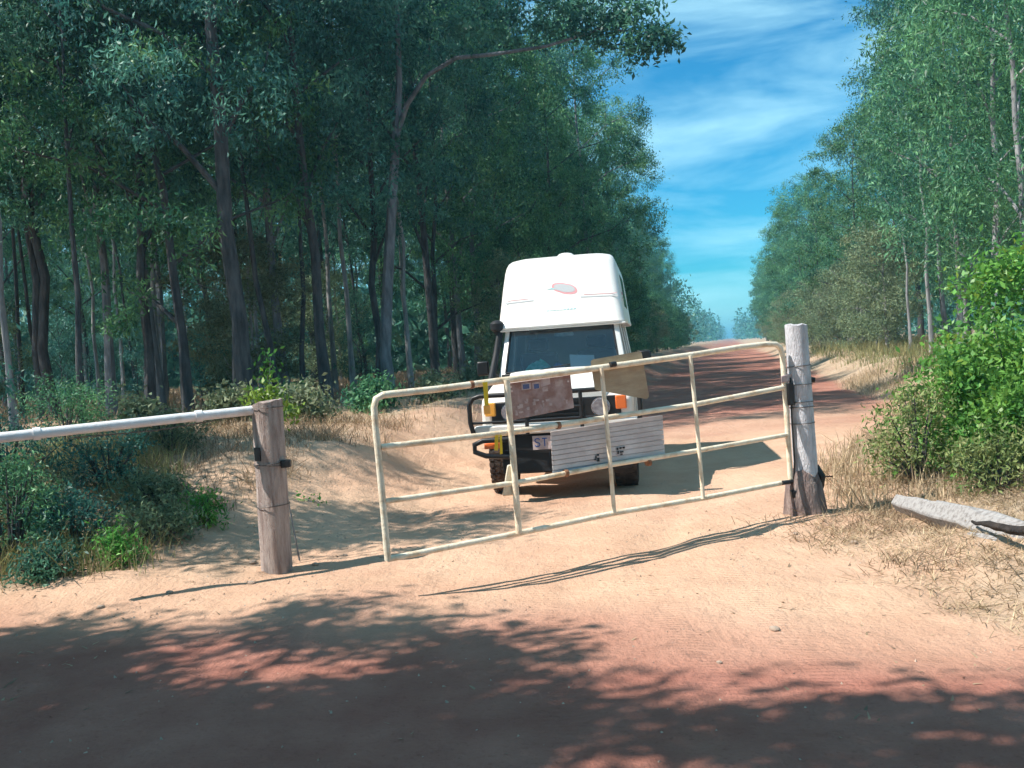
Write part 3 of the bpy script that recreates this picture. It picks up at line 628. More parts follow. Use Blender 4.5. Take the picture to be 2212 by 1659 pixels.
c = dr*.25; MB().tube([(c.x+.09, c.y, c.z+.10), (c.x+.135, c.y-.02, c.z), (c.x+.12, c.y-.02, c.z-.1)], [.03, .035, .025], 8).tube([(c.x+.1, c.y, c.z), (c.x+.24, c.y, c.z-.005)], .006, 6).build('shadow_side_bits', 'black', pr)  # black lumps put in for dark bits on the post's shadow side
# split rail stub right of the post
a = at_y(1765, 822, PRb.y+.4); b_ = at_y(1815, 833, PRb.y+.5)
# white pipe rail on the left
pipe = empty('pipe_rail', (PLb.x, PLb.y, 0)); tag(pipe, 'white painted pipe rail with couplings running left from the short post', 'rail')
def PP(px, py, t): return at_y(px, py, PLb.y - .9*t) - Vector(pipe.location)
p0 = PP(566, 884, 0); p1 = PP(-60, 952, 1.15)
MB().tube([p0, p0.lerp(p1, .25), p0.lerp(p1, .6), p1], .039, 14).build('pipe', 'pipe_white', pipe, smooth=True)
for t in (.243, .80): MB().tube([p0.lerp(p1, t-.012), p0.lerp(p1, t+.012)], .048, 14).build('coupling', 'pipe_white', pipe, smooth=True)
MB().tube([p0.lerp(p1, .18)+Vector((0, 0, -.05)), p0.lerp(p1, .4)+Vector((0, 0, -.075)), p0.lerp(p1, .7)+Vector((0, 0, -.06))], .005, 6).build('sagging_wire', 'wire', pipe)

# ------------------------------------------------------------------ gate
GR = at_y(1700, horizon(1700), PRb.y-.02); GL = at_y(838, horizon(838), 6.95)
gdir = Vector((GR.x-GL.x, GR.y-GL.y, 0)).normalized(); gn = Vector((gdir.y, -gdir.x, 0))      # gn points to the camera side
gate = empty('steel_gate', (GR.x, GR.y, 0)); tag(gate, 'cream painted tubular steel farm gate standing ajar across the track', 'gate')
def GP(px, py, off_=0.0):
    d = ray(px, py); p = Vector((GR.x, GR.y, 0)) + gn*off_; t = (p-EYE).dot(gn)/d.dot(gn); return EYE + d*t
def gl(px, py, off_=0.0): return GP(px, py, off_) - Vector(gate.location)
outer = [gl(838, 1210), gl(829, 1110), gl(819, 1000), gl(811, 920), gl(808, 880), gl(812, 862), gl(828, 853)]
MB().tube(outer, .024, 12).build('end_upright', 'cream', gate, smooth=True)
MB().tube([gl(828, 853), gl(950, 840), gl(1100, 820), gl(1300, 794), gl(1500, 766), gl(1600, 750), gl(1655, 744), gl(1676, 744), gl(1686, 752), gl(1690, 768)], .025, 12).build('rail', 'cream', gate, smooth=True)
MB().tube([gl(822, 966), gl(1100, 934), gl(1300, 904), gl(1500, 874), gl(1697, 836)], .022, 12).build('rail', 'cream', gate, smooth=True)
MB().tube([gl(832, 1083), gl(1120, 1042), gl(1320, 1004), gl(1510, 973), gl(1702, 939)], .020, 12).build('rail', 'cream', gate, smooth=True)
MB().tube([gl(838, 1208), gl(1120, 1152), gl(1330, 1108), gl(1520, 1076), gl(1706, 1040)], .022, 12).build('rail', 'cream', gate, smooth=True)
MB().tube([gl(1690, 768), gl(1698, 880), gl(1703, 960), gl(1708, 1042)], .024, 12).build('hinge_upright', 'cream', gate, smooth=True)
for a, b_ in (((1094, 820), (1121, 1152)), ((1299, 794), (1327, 1108)), ((1491, 768), (1519, 1077))):
    m_ = ((a[0]+b_[0])/2+1, (a[1]+b_[1])/2)
    wd_ = .024 if a[0] == 1094 else .017
    MB().tube([gl(*a, .028), gl(*m_, .03), gl(*b_, .028)], wd_, 12).build('upright', 'cream', gate, smooth=True)
for px, py in ((1205, 919), (1018, 831), (1222, 1022), (1400, 999)): 
    MB().tube([gl(px-3, py+.5), gl(px+4, py-.5)], .029, 12).build('coupling', 'rust', gate, smooth=True)
MB().hexa([gl(1688, 828, .03), gl(1712, 822, .03), gl(1712, 822, -.03), gl(1688, 828, -.03)], [gl(1687, 812, .03), gl(1711, 806, .03), gl(1711, 806, -.03), gl(1687, 812, -.03)]).build('hinge_clamp', 'pale', gate, bevel=.008)
MB().tube([gl(1700, 836, .02), gl(1716, 842, .02), gl(1722, 850, .01)], .022, 8).build('hinge_pin', 'black', gate)
MB().tube([gl(1690, 1043, .02), gl(1712, 1040, .02), gl(1724, 1042, .01)], .020, 8).build('hinge_pin', 'black', gate)
MB().hexa([gl(1085, 1072, .0), gl(1118, 1069, .0), gl(1118, 1069, -.06), gl(1085, 1072, -.06)], [gl(1096, 1004, 0), gl(1108, 1003, 0), gl(1108, 1003, -.04), gl(1096, 1004, -.04)]).build('stay_bracket', 'cream', gate, bevel=.01)
# slatted panel between the second and third rail: each slat a part
TL, TR_, BR, BL = (1189, 932), (1431, 896), (1437, 991), (1194, 1027)
def q4(u, v): 
    a = ((1-u)*TL[0]+u*TR_[0], (1-u)*TL[1]+u*TR_[1]); b_ = ((1-u)*BL[0]+u*BR[0], (1-u)*BL[1]+u*BR[1])
    return (a[0]*(1-v)+b_[0]*v, a[1]*(1-v)+b_[1]*v)
panel = empty('slat_panel', (0, 0, 0)); panel.parent = gate; KIDS.setdefault(gate.name, []).append(panel)
NS = 9
for i in range(NS):
    v0 = i/NS+.0035; v1 = (i+1)/NS-.0035; f_, k_ = -.022, -.036
    mm = 'slat_b' if i == NS-1 else 'slat'
    MB().hexa([gl(*q4(0, v1), f_), gl(*q4(1, v1), f_), gl(*q4(1, v1), k_), gl(*q4(0, v1), k_)], [gl(*q4(0, v0), f_-.005), gl(*q4(1, v0), f_-.005), gl(*q4(1, v0), k_), gl(*q4(0, v0), k_)]).build('slat', mm, panel, bevel=.002, seg=1)
MB().hexa([gl(*q4(.02, 1), -.037), gl(*q4(.98, 1), -.037), gl(*q4(.98, 1), -.043), gl(*q4(.02, 1), -.043)], [gl(*q4(.02, 0), -.037), gl(*q4(.98, 0), -.037), gl(*q4(.98, 0), -.043), gl(*q4(.02, 0), -.043)]).build('backing', 'slat_b', panel)
def mark(parts, name, m, par):
    b = MB()
    for (x0_, y0_, x1_, y1_) in parts:
        b.hexa([gl(x0_, y1_, -.017), gl(x1_, y1_-.1*(x1_-x0_), -.017), gl(x1_, y1_-.1*(x1_-x0_), -.021), gl(x0_, y1_, -.021)], [gl(x0_, y0_, -.017), gl(x1_, y0_-.1*(x1_-x0_), -.017), gl(x1_, y0_-.1*(x1_-x0_), -.021), gl(x0_, y0_, -.021)])
    return b.build(name, m, par)
mark([(1332, 967, 1336, 972), (1338, 966, 1343, 970), (1345, 965, 1350, 969), (1334, 974, 1337, 981), (1339, 975, 1347, 978), (1340, 980, 1345, 983)], 'printed_mark', 'dark', panel)
mark([(1286, 984, 1289, 990), (1290, 981, 1294, 985), (1284, 991, 1288, 994), (1290, 989, 1295, 997)], 'printed_mark', 'dark', panel)
# faded brown sign and tan board hung on the top rail
sign = empty('faded_sign', tuple(GP(1100, 826, -.03))); tag(sign, 'faded brown painted sign with two blue stickers wired to the gate top rail', 'sign')
def sg(px, py, o_=-.03): return GP(px, py, o_) - Vector(sign.location)
MB().hexa([sg(1105, 908), sg(1240, 881), sg(1240, 881, -.045), sg(1105, 908, -.045)], [sg(1098, 828), sg(1232, 810), sg(1232, 810, -.045), sg(1098, 828, -.045)]).build('board', 'signboard', sign, bevel=.003)
def patch(x0_, y0_, x1_, y1_, name, m, sk=.13, o_=-.0295):
    w = x1_-x0_; MB().hexa([sg(x0_+1, y1_, o_), sg(x1_+1, y1_-w*sk, o_), sg(x1_+1, y1_-w*sk, o_-.002), sg(x0_+1, y1_, o_-.002)], [sg(x0_, y0_, o_), sg(x1_, y0_-w*sk, o_), sg(x1_, y0_-w*sk, o_-.002), sg(x0_, y0_, o_-.002)]).build(name, m, sign)
patch(1126, 829, 1147, 843, 'sticker', 'pale', o_=-.0275); patch(1129, 831, 1143, 841, 'sticker', 'blue', o_=-.026)
patch(1149, 827, 1166, 841, 'sticker', 'pale', o_=-.0275); patch(1153, 830, 1164, 840, 'sticker', 'blue', o_=-.026)
patch(1167, 822, 1188, 836, 'sticker', 'pale', .3, o_=-.0275); patch(1171, 836, 1183, 846, 'sticker', 'smudge', .1, o_=-.0275); patch(1199, 823, 1216, 835, 'sticker', 'smudge', o_=-.0275)
bolts = MB()
for px, py in ((1106, 845), (1227, 824), (1103, 836)): bolts.tube([sg(px, py, -.028), sg(px, py, -.02)], .008, 8)
bolts.build('bolt', 'pale', sign)
r5 = random.Random(8)
for i in range(22):
    u_ = r5.random(); px = 1110+u_*118; py = 905-20*u_ - r5.uniform(6, 40)
    patch(px, py, px+r5.uniform(3, 10), py+r5.uniform(3, 9), 'faded_paint', 'smudge', o_=-.0275 + .0003*(i % 5))
tb = empty('tan_board', tuple(GP(1275, 800, -.05))); tag(tb, 'blank tan board with rounded corners fixed behind the gate top rail', 'board')
cx_ = []
for (px, py, sx, sy) in ((1276, 776, 1, 1), (1387, 759, -1, 1), (1402, 862, -1, -1), (1284, 843, 1, -1)):
    for k in range(5):
        a_ = k/4*math.pi/2
        cxx = 7-7*math.cos(a_) if (sx*sy > 0) else 7-7*math.sin(a_); cyy = 7-7*math.sin(a_) if (sx*sy > 0) else 7-7*math.cos(a_)
        cx_.append((px+sx*cxx, py+sy*cyy))
fr_ = [GP(a, b, -.04)-Vector(tb.location) for a, b in cx_]; bk_ = [GP(a, b, -.055)-Vector(tb.location) for a, b in cx_]
MB().loft([fr_, bk_]).build('board', 'tan', tb)
MB().tube([GP(1318, 788, .03)-Vector(tb.location), GP(1330, 786, .035)-Vector(tb.location)], .022, 8).build('fixing_bolt', 'black', tb, smooth=True)
# yellow straps
st1 = empty('yellow_strap', tuple(GP(1048, 832, .03))); tag(st1, 'yellow strap hanging from the gate top rail beside the van', 'strap')
def sp(px, py, o_, e): return GP(px, py, o_)-Vector(e.location)
MB().hexa([sp(1047, 884, .02, st1), sp(1056, 883, .02, st1), sp(1056, 883, .014, st1), sp(1047, 884, .014, st1)], [sp(1043, 826, .03, st1), sp(1053, 825, .03, st1), sp(1053, 825, .024, st1), sp(1043, 826, .024, st1)]).build('webbing', 'yellow', st1)
MB().hexa([sp(1046, 896, .028, st1), sp(1060, 894, .028, st1), sp(1060, 894, .012, st1), sp(1046, 896, .012, st1)], [sp(1044, 876, .028, st1), sp(1058, 875, .028, st1), sp(1058, 875, .012, st1), sp(1044, 876, .012, st1)]).build('buckle', 'amber_y', st1, bevel=.004)
st2 = empty('yellow_strap', tuple(GP(1075, 940, .03))); tag(st2, 'two short yellow tape ends tied under the second gate rail', 'strap')
MB().hexa([sp(1068, 973, .02, st2), sp(1076, 973, .02, st2), sp(1076, 973, .017, st2), sp(1068, 973, .017, st2)], [sp(1069, 941, .026, st2), sp(1077, 940, .026, st2), sp(1077, 940, .022, st2), sp(1069, 941, .022, st2)]).build('tape_end', 'yellow', st2)
MB().hexa([sp(1080, 982, .02, st2), sp(1086, 980, .02, st2), sp(1086, 980, .017, st2), sp(1080, 982, .017, st2)], [sp(1079, 940, .026, st2), sp(1084, 939, .026, st2), sp(1084, 939, .022, st2), sp(1079, 940, .022, st2)]).build('tape_end', 'yellow', st2)

# ------------------------------------------------------------------ van
YAW = R(8.2)
van = empty('campervan', (.43, 10.78, 0), -YAW)
van.location.z = Hs(.6, 12)-.0
tag(van, 'white high roofed four wheel drive campervan facing the camera behind the gate', 'campervan')
def arc(cy_, cz_, r, a0, a1, n=9): return [(cy_+r*math.cos(R(a0+(a1-a0)*k/(n-1))), cz_+r*math.sin(R(a0+(a1-a0)*k/(n-1)))) for k in range(n)]
prof = [(.30, .62), (.24, .80), (.24, 1.08), (.34, 1.15), (1.38, 1.33), (5.0, 1.36), (5.08, 1.2), (5.08, .60), (4.55, .58)] + arc(4.05, .50, .46, 10, 170) + [(3.5, .48), (1.5, .48)] + arc(.95, .52, .47, 0, 175)
MB().prism(prof[::-1], -.84, .84).build('body', 'white_dusty', van, bevel=.045, seg=3)
# bonnet
hr = []
for y_, z_, w_ in ((.27, 1.13, .58), (.32, 1.185, .60), (.7, 1.27, .62), (1.1, 1.345, .64), (1.36, 1.385, .66)):
    hr.append([(w_*math.cos(math.pi*k/12), y_, z_-.10+(.10 if 0 < k < 12 else 0)+.035*math.sin(math.pi*k/12)) for k in range(13)])
MB().loft(hr, cap=True).build('bonnet', 'white', van, smooth=True)
MB().box(-.10, .12, .55, .95, 1.29, 1.345).build('bonnet_scoop', 'white', van, bevel=.03, seg=3)
MB().box(-.72, .72, .205, .26, .86, 1.10).build('grille_surround', 'black', van, bevel=.012)
for i in range(5): MB().box(-.30, .30, .19, .21, .885+i*.042, .897+i*.042).build('grille_bar', 'dark', van)
for sx in (-1, 1):
    x_ = sx*.50
    MB().tube([(x_, .15, .985), (x_, .19, .985)], [.088, .095], 20).build('headlight', 'lamp', van, smooth=True)
    MB().tube([(x_, .185, .985), (x_, .215, .985)], [.105, .105], 20).build('headlight_ring', 'chrome', van, smooth=True)
    MB().box(sx*.725-.06, sx*.725+.06, .16, .23, .95, 1.10).build('indicator', 'amber_y' if sx < 0 else 'amber', van, bevel=.012)
MB().box(-.90, .90, .07, .20, .74, .855).build('bumper', 'white', van, bevel=.02)
MB().box(-.62, .80, .12, .3, .30, .735).build('lower_valance', 'dark', van, bevel=.02)
# bull bar
bb = empty('bull_bar', (0, 0, 0)); bb.parent = van; KIDS.setdefault(van.name, []).append(bb)
T = lambda pts_, r, nm: MB().tube(pts_, r, 10).build(nm, 'black', bb, smooth=True)
T([(-.90, .06, .74), (-.93, .03, .9), (-.93, .02, 1.10), (-.88, .02, 1.17), (-.80, .01, 1.19), (-.3, 0, 1.185), (.3, 0, 1.185), (.80, .01, 1.19), (.88, .02, 1.17), (.93, .02, 1.10), (.93, .03, .9), (.90, .06, .74)], .027, 'hoop')
T([(-.92, .03, .895), (-.4, .0, .895), (.4, 0, .895), (.92, .03, .895)], .014, 'cross_tube')
T([(-.3, .0, 1.02), (.3, 0, 1.02)], .014, 'cross_tube')
for x_ in (-.30, .30): T([(x_, 0, .74), (x_, -.01, 1.185)], .022, 'upright_tube')
T([(-.45, .02, .70), (-.80, .0, .70), (-.90, .02, .66), (-.90, .02, .58), (-.78, .02, .53), (-.45, .06, .50)], .030, 'lower_loop')
T([(.45, .02, .70), (.80, .0, .70), (.90, .02, .66), (.90, .02, .58), (.78, .02, .53), (.45, .06, .50)], .030, 'lower_loop')
MB().box(-.80, -.62, .05, .1, .60, .665).build('fog_lamp', 'amber', van, bevel=.01)
MB().box(.62, .80, .05, .1, .60, .665).build('fog_lamp', 'amber', van, bevel=.01)
npl = MB().box(-.26, .12, .055, .065, .565, .715).build('number_plate', 'pale', van)
def glyph(strokes, ox):
    b = MB()
    for pl_ in strokes: b.tube([(ox+u_*.055, .053, .60+v_*.085) for u_, v_ in pl_], .006, 5)
    b.build('plate_letter', 'bluecloth', npl)
glyph([[(1, .85), (.75, 1), (.25, 1), (0, .78), (.2, .56), (.8, .44), (1, .22), (.75, 0), (.25, 0), (0, .15)]], -.235)
glyph([[(0, 1), (1, 1)], [(.5, 1), (.5, 0)]], -.155)
# greenhouse
gz0, gz1 = 1.35, 1.955
def gw(z): return .79-.09*(z-gz0)/(gz1-gz0)
def wy(z): return 1.37+.30*(z-gz0)/(gz1-gz0)       # windscreen plane
def pill(nm, side, y0a, y1a, y0b, y1b, m='white', th=.04):
    a, b_ = side*gw(gz0), side*gw(gz1); i_, j_ = side*(gw(gz0)-th), side*(gw(gz1)-th)
    MB().hexa([(a, y0a, gz0), (a, y1a, gz0), (i_, y1a, gz0), (i_, y0a, gz0)], [(b_, y0b, gz1), (b_, y1b, gz1), (j_, y1b, gz1), (j_, y0b, gz1)]).build(nm, m, van, bevel=.008)
for sd_ in (-1, 1):
    MB().hexa([(sd_*.785, wy(gz0)-.02, gz0), (sd_*.70, wy(gz0)-.045, gz0), (sd_*.70, wy(gz0)+.03, gz0), (sd_*.785, wy(gz0)+.05, gz0)], [(sd_*.70, wy(gz1)-.02, gz1), (sd_*.635, wy(gz1)-.045, gz1), (sd_*.635, wy(gz1)+.03, gz1), (sd_*.70, wy(gz1)+.05, gz1)]).build('windscreen_pillar', 'white', van, bevel=.01)
    pill('door_pillar', sd_, 2.42, 2.55, 2.40, 2.52); pill('side_panel', sd_, 4.6, 5.02, 4.55, 4.95); pill('door_pillar', sd_, 3.5, 3.62, 3.5, 3.6)
    for (a0, a1, b0, b1) in ((1.43, 2.42, 1.73, 2.40), (2.55, 3.5, 2.52, 3.5), (3.62, 4.6, 3.6, 4.55)):
        x0_, x1_ = sd_*(gw(gz0)-.015), sd_*(gw(gz1)-.015); e = sd_*.008
        MB().hexa([(x0_, a0, gz0), (x0_, a1, gz0), (x0_-e, a1, gz0), (x0_-e, a0, gz0)], [(x1_, b0, gz1), (x1_, b1, gz1), (x1_-e, b1, gz1), (x1_-e, b0, gz1)]).build('side_window', 'glass' if a0 < 2 else 'tinted', van)
    # door shut lines and handle on the body side
    for y_ in (1.45, 2.5): MB().box(sd_*.838 if sd_ > 0 else -.843, sd_*.838+.005 if sd_ > 0 else -.838, y_, y_+.012, .56, 1.33).build('door_gap', 'dark', van)
    MB().box(min(sd_*.84, sd_*.875), max(sd_*.84, sd_*.875), 2.30, 2.42, 1.14, 1.18).build('door_handle', 'black', van, bevel=.008)
MB().hexa([(-.74, 4.95, gz0), (.74, 4.95, gz0), (.74, 5.02, gz0), (-.74, 5.02, gz0)], [(-.66, 4.9, gz1), (.66, 4.9, gz1), (.66, 4.96, gz1), (-.66, 4.96, gz1)]).build('rear_panel', 'white', van)
sc_ = lambda x_, z_, o_=0: (x_, wy(z_)-.02+o_, z_)
MB().hexa([sc_(-.69, 1.40), sc_(.69, 1.40), sc_(.69, 1.40, .008), sc_(-.69, 1.40, .008)], [sc_(-.625, 1.925), sc_(.625, 1.925), sc_(.625, 1.925, .008), sc_(-.625, 1.925, .008)]).build('windscreen', 'glass', van)
fr = MB()
for pts_ in ([sc_(-.70, 1.395, -.01), sc_(.70, 1.395, -.01)], [sc_(-.635, 1.93, -.01), sc_(.635, 1.93, -.01)], [sc_(-.70, 1.395, -.01), sc_(-.635, 1.93, -.01)], [sc_(.70, 1.395, -.01), sc_(.635, 1.93, -.01)]): fr.tube(pts_, .014, 6)
fr.build('windscreen_seal', 'dark', van)
MB().box(-.74, .74, 1.28, 1.42, 1.335, 1.385).build('scuttle', 'black', van, bevel=.01)
for x_ in (-.32, .28): MB().tube([(x_, 1.31, 1.40), (x_+.2, 1.36, 1.43), (x_+.42, 1.375, 1.455)], .008, 6).build('wiper', 'black', van)
# high fibreglass roof: rounded rectangles stacked upwards
def rr_ring(x_, y0_, y1_, z_, r_, bow=0, n=6, tilt=0):
    pts_ = []
    for cx, cyy, a0 in ((x_-r_, y1_-r_, 0), (-x_+r_, y1_-r_, 90), (-x_+r_, y0_+r_, 180), (x_-r_, y0_+r_, 270)):
        for k in range(n+1): a_ = R(a0+90*k/n); pts_.append((cx+r_*math.cos(a_), cyy+r_*math.sin(a_), z_))
    return [(p[0], p[1], p[2]) for p in pts_]
RN = [(.755, 1.58, 5.02, 1.925, .10), (.79, 1.54, 5.06, 1.93, .12), (.795, 1.53, 5.07, 1.95, .12), (.785, 1.56, 5.05, 2.0, .12), (.765, 1.66, 5.0, 2.2, .13), (.74, 1.78, 4.96, 2.45, .14), (.715, 1.90, 4.93, 2.66, .15), (.70, 1.945, 4.91, 2.73, .16), (.675, 2.0, 4.88, 2.785, .17), (.64, 2.08, 4.84, 2.82, .18), (.56, 2.2, 4.75, 2.848, .2), (.42, 2.4, 4.6, 2.868, .2), (.22, 2.7, 4.4, 2.878, .15)]
MB().loft([rr_ring(a, b_, c_, z_, r_) for a, b_, c_, z_, r_ in RN]).build('high_roof', 'white', van, smooth=True)
def fy(z_):
    for k in range(len(RN)-1):
        if RN[k][3] <= z_ <= RN[k+1][3]: f_ = (z_-RN[k][3])/(RN[k+1][3]-RN[k][3]); return RN[k][1]*(1-f_)+RN[k+1][1]*f_
def decal(nm, poly, m, o_=.004, o2=.001):
    MB().loft([[(x_, fy(z_)-o_, z_) for x_, z_ in poly], [(x_, fy(z_)-o2, z_) for x_, z_ in poly]]).build(nm, m, van)
decal('stripe', [(-.72, 2.255), (-.33, 2.27), (-.33, 2.283), (-.72, 2.268)], 'grey'); decal('stripe', [(.26, 2.27), (.72, 2.255), (.72, 2.268), (.26, 2.283)], 'grey')
decal('stripe', [(-.71, 2.29), (-.40, 2.30), (-.40, 2.306), (-.71, 2.296)], 'pink'); decal('stripe', [(.30, 2.30), (.71, 2.29), (.71, 2.296), (.30, 2.306)], 'pink')
el = [(.055+.135*math.cos(a_)*1.0+.02*math.sin(a_), 2.40+.062*math.sin(a_)-.05*math.cos(a_)) for a_ in [2*math.pi*k/20 for k in range(20)]]
el = [(x_+(0.03 if x_ > .1 else -.02*(x_ < -.02)), z_) for x_, z_ in el]
decal('emblem_outline', el, 'pink', .003, .0005); decal('emblem', [((x_-.055)*.82+.055, (z_-2.40)*.72+2.405) for x_, z_ in el], 'grey', .0055, .0035)
decal('emblem', [(-.16, 2.405), (-.05, 2.395), (-.03, 2.41), (-.10, 2.42)], 'teal')
r6 = random.Random(4)
for i in range(9):
    x_ = -.17+i*.042; h_ = r6.uniform(.008, .02); decal('script_mark', [(x_, 2.125), (x_+.028, 2.128), (x_+.030, 2.128+h_), (x_+.004, 2.125+h_*.7)], 'teal')
# side marks and window of the roof
for sd_ in (-1, 1):
    def sx(z_):
        for k in range(len(RN)-1):
            if RN[k][3] <= z_ <= RN[k+1][3]: f_ = (z_-RN[k][3])/(RN[k+1][3]-RN[k][3]); return RN[k][0]*(1-f_)+RN[k+1][0]*f_
    def side(nm, poly, m, o_=.006):
        MB().loft([[(sd_*(sx(z_)+o_), y_, z_) for y_, z_ in poly], [(sd_*(sx(z_)+.001), y_, z_) for y_, z_ in poly]]).build(nm, m, van)
    side('roof_window', [(2.6, 2.15), (3.8, 2.15), (3.8, 2.58), (2.6, 2.58)], 'tinted'); side('stripe', [(1.95, 2.24), (2.55, 2.24), (2.55, 2.26), (1.95, 2.25)], 'grey'); side('stripe', [(2.0, 2.28), (2.5, 2.30), (2.45, 2.34), (2.1, 2.32)], 'pink')
MB().loft([[(.02+q*math.cos(2*math.pi*k/16), 2.75+q*math.sin(2*math.pi*k/16), z_) for k in range(16)] for z_, q in ((2.86, .12), (2.90, .115), (2.925, .085), (2.935, .04))]).build('roof_vent', 'white', van, smooth=True)
MB().box(-.80, .80, 1.55, 1.62, 1.905, 1.93).build('roof_gutter', 'white', van, bevel=.01)
# snorkel, mirrors, aerial
MB().tube([(-.86, .95, 1.12), (-.87, 1.15, 1.26), (-.865, 1.30, 1.36), (-.82, 1.46, 1.62), (-.78, 1.58, 1.86), (-.80, 1.58, 1.93)], [.045, .05, .045, .042, .042, .05], 12).build('snorkel', 'dark', van, smooth=True)
MB().tube([(-.80, 1.58, 1.92), (-.80, 1.575, 1.95), (-.80, 1.57, 2.02), (-.80, 1.57, 2.045), (-.80, 1.57, 2.06)], [.05, .085, .085, .06, .02], 14).build('snorkel_head', 'dark', van, smooth=True)
for sd_ in (-1, 1):
    mr_ = MB().box(min(sd_*.93, sd_*1.08), max(sd_*.93, sd_*1.08), 1.50, 1.56, 1.38, 1.56).build('wing_mirror', 'black', van, bevel=.02)
    MB().tube([(sd_*.80, 1.50, 1.36), (sd_*.94, 1.53, 1.42)], .014, 6).build('mirror_arm', 'black', mr_)
# wheels
def wheel(x_, y_):
    w = empty('wheel', (x_, y_, .40)); w.parent = van; KIDS.setdefault(van.name, []).append(w)
    pr_ = [(-.13, .24), (-.135, .34), (-.12, .385), (-.06, .405), (.06, .405), (.12, .385), (.135, .34), (.13, .24)]
    MB().loft([[(a, math.cos(t_)*q, math.sin(t_)*q) for t_ in [2*math.pi*k/40 for k in range(40)]] for a, q in pr_], cap=False).build('tyre', 'rubber', w, smooth=True)
    tr_ = MB()
    for k in range(36):
        t_ = 2*math.pi*k/36; t2 = t_+.10
        for a0, a1, sh in ((-.125, -.07, .03), (-.055, .0, 0), (.01, .06, .05), (.07, .125, .02)):
            f_ = lambda a, t__, q: (a, math.cos(t__+sh)*q, math.sin(t__+sh)*q)
            tr_.hexa([f_(a0, t_, .39), f_(a1, t_, .39), f_(a1, t2, .39), f_(a0, t2, .39)], [f_(a0, t_, .412), f_(a1, t_, .412), f_(a1, t2, .412), f_(a0, t2, .412)])
    o = tr_.build('tread_blocks', 'rubber', w); o['kind'] = 'stuff'
    sd = 1 if x_ > 0 else -1
    MB().loft([[(sd*a, math.cos(t_)*q, math.sin(t_)*q) for t_ in [2*math.pi*k/24 for k in range(24)]] for a, q in ((.10, .245), (.11, .22), (.05, .19), (.07, .08), (.10, .07), (.105, .02))]).build('rim', 'white', w, smooth=True)
for x_ in (-.715, .715):
    for y_ in (.95, 4.05): wheel(x_, y_)
MB().tube([(-.65, .95, .40), (.65, .95, .40)], .05, 8).build('axle', 'dark', van); MB().tube([(-.65, 4.05, .40), (.65, 4.05, .40)], .05, 8).build('axle', 'dark', van)
# cab interior
MB().box(-.72, .72, 1.45, 1.72, 1.22, 1.37).build('dashboard', 'dark', van, bevel=.03)
for x_ in (-.38, .38):
    s_ = MB().box(x_-.25, x_+.25, 2.25, 2.38, 1.0, 1.62).build('seat_back', 'seat', van, bevel=.05); MB().box(x_-.13, x_+.13, 2.27, 2.35, 1.64, 1.80).build('headrest', 'seat', s_, bevel=.03)
MB().tube([(-.36+.17*math.cos(a_), 1.83+.05*math.sin(a_), 1.34+.16*math.sin(a_)) for a_ in [2*math.pi*k/24 for k in range(25)]], .014, 8).build('steering_wheel', 'dark', van, smooth=True)
MB().box(-.10, .14, 1.72, 1.745, 1.80, 1.86).build('rear_view_mirror', 'lamp', van, bevel=.01)
MB().hexa([(-.60, 1.66, 1.84), (-.42, 1.66, 1.84), (-.42, 1.68, 1.84), (-.60, 1.68, 1.84)], [(-.60, 1.70, 1.91), (-.42, 1.70, 1.91), (-.42, 1.72, 1.91), (-.60, 1.72, 1.91)]).build('sun_visor', 'grey', van)
# things lying on the dashboard
def W_(x_, y_, z_): return van.matrix_basis @ Vector((x_, y_, z_))
def loose(nm, label, cat, m, pts_b, pts_t, bevel=.004):
    b0 = W_(*pts_b[0]); e = empty(nm, b0); tag(e, label, cat); 
    MB().hexa([W_(*p)-b0 for p in pts_b], [W_(*p)-b0 for p in pts_t]).build('body_panel' if 0 else 'sheet', m, e, bevel=bevel)
loose('white_paper', 'white sheet of paper propped inside the windscreen at its right', 'paper', 'paper', [(.10, 1.40, 1.39), (.40, 1.40, 1.39), (.40, 1.405, 1.39), (.10, 1.405, 1.39)], [(.09, 1.468, 1.57), (.39, 1.46, 1.545), (.39, 1.465, 1.545), (.09, 1.473, 1.57)])
loose('white_paper', 'grey white folded map on the middle of the dashboard', 'paper', 'paper', [(-.02, 1.50, 1.375), (.13, 1.50, 1.375), (.13, 1.60, 1.375), (-.02, 1.60, 1.375)], [(-.02, 1.54, 1.41), (.13, 1.54, 1.40), (.13, 1.60, 1.40), (-.02, 1.60, 1.41)])
def cloth(nm, label, m, cx, w, h, seed):
    e = empty(nm, W_(cx, 1.49, 1.40)); tag(e, label, 'cloth'); r_ = random.Random(seed); g = MB(); n = 8; vs = []
    for j in range(n):
        for i in range(n):
            u_, v_ = i/(n-1), j/(n-1); vs.append((( u_-.5)*w, (v_-.5)*.2, h*math.sin(math.pi*u_)*math.sin(math.pi*v_)*r_.uniform(.6, 1.2)+.004))
    g.add(vs, [(j*n+i, j*n+i+1, (j+1)*n+i+1, (j+1)*n+i) for j in range(n-1) for i in range(n-1)]).build('fabric', m, e, smooth=True)
cloth('folded_cloth', 'teal green cloth bundled on the dashboard behind the windscreen', 'tealcloth', -.30, .36, .13, 2)
cloth('folded_cloth', 'small blue cloth on the dashboard next to the teal one', 'bluecloth', -.06, .18, .075, 3)

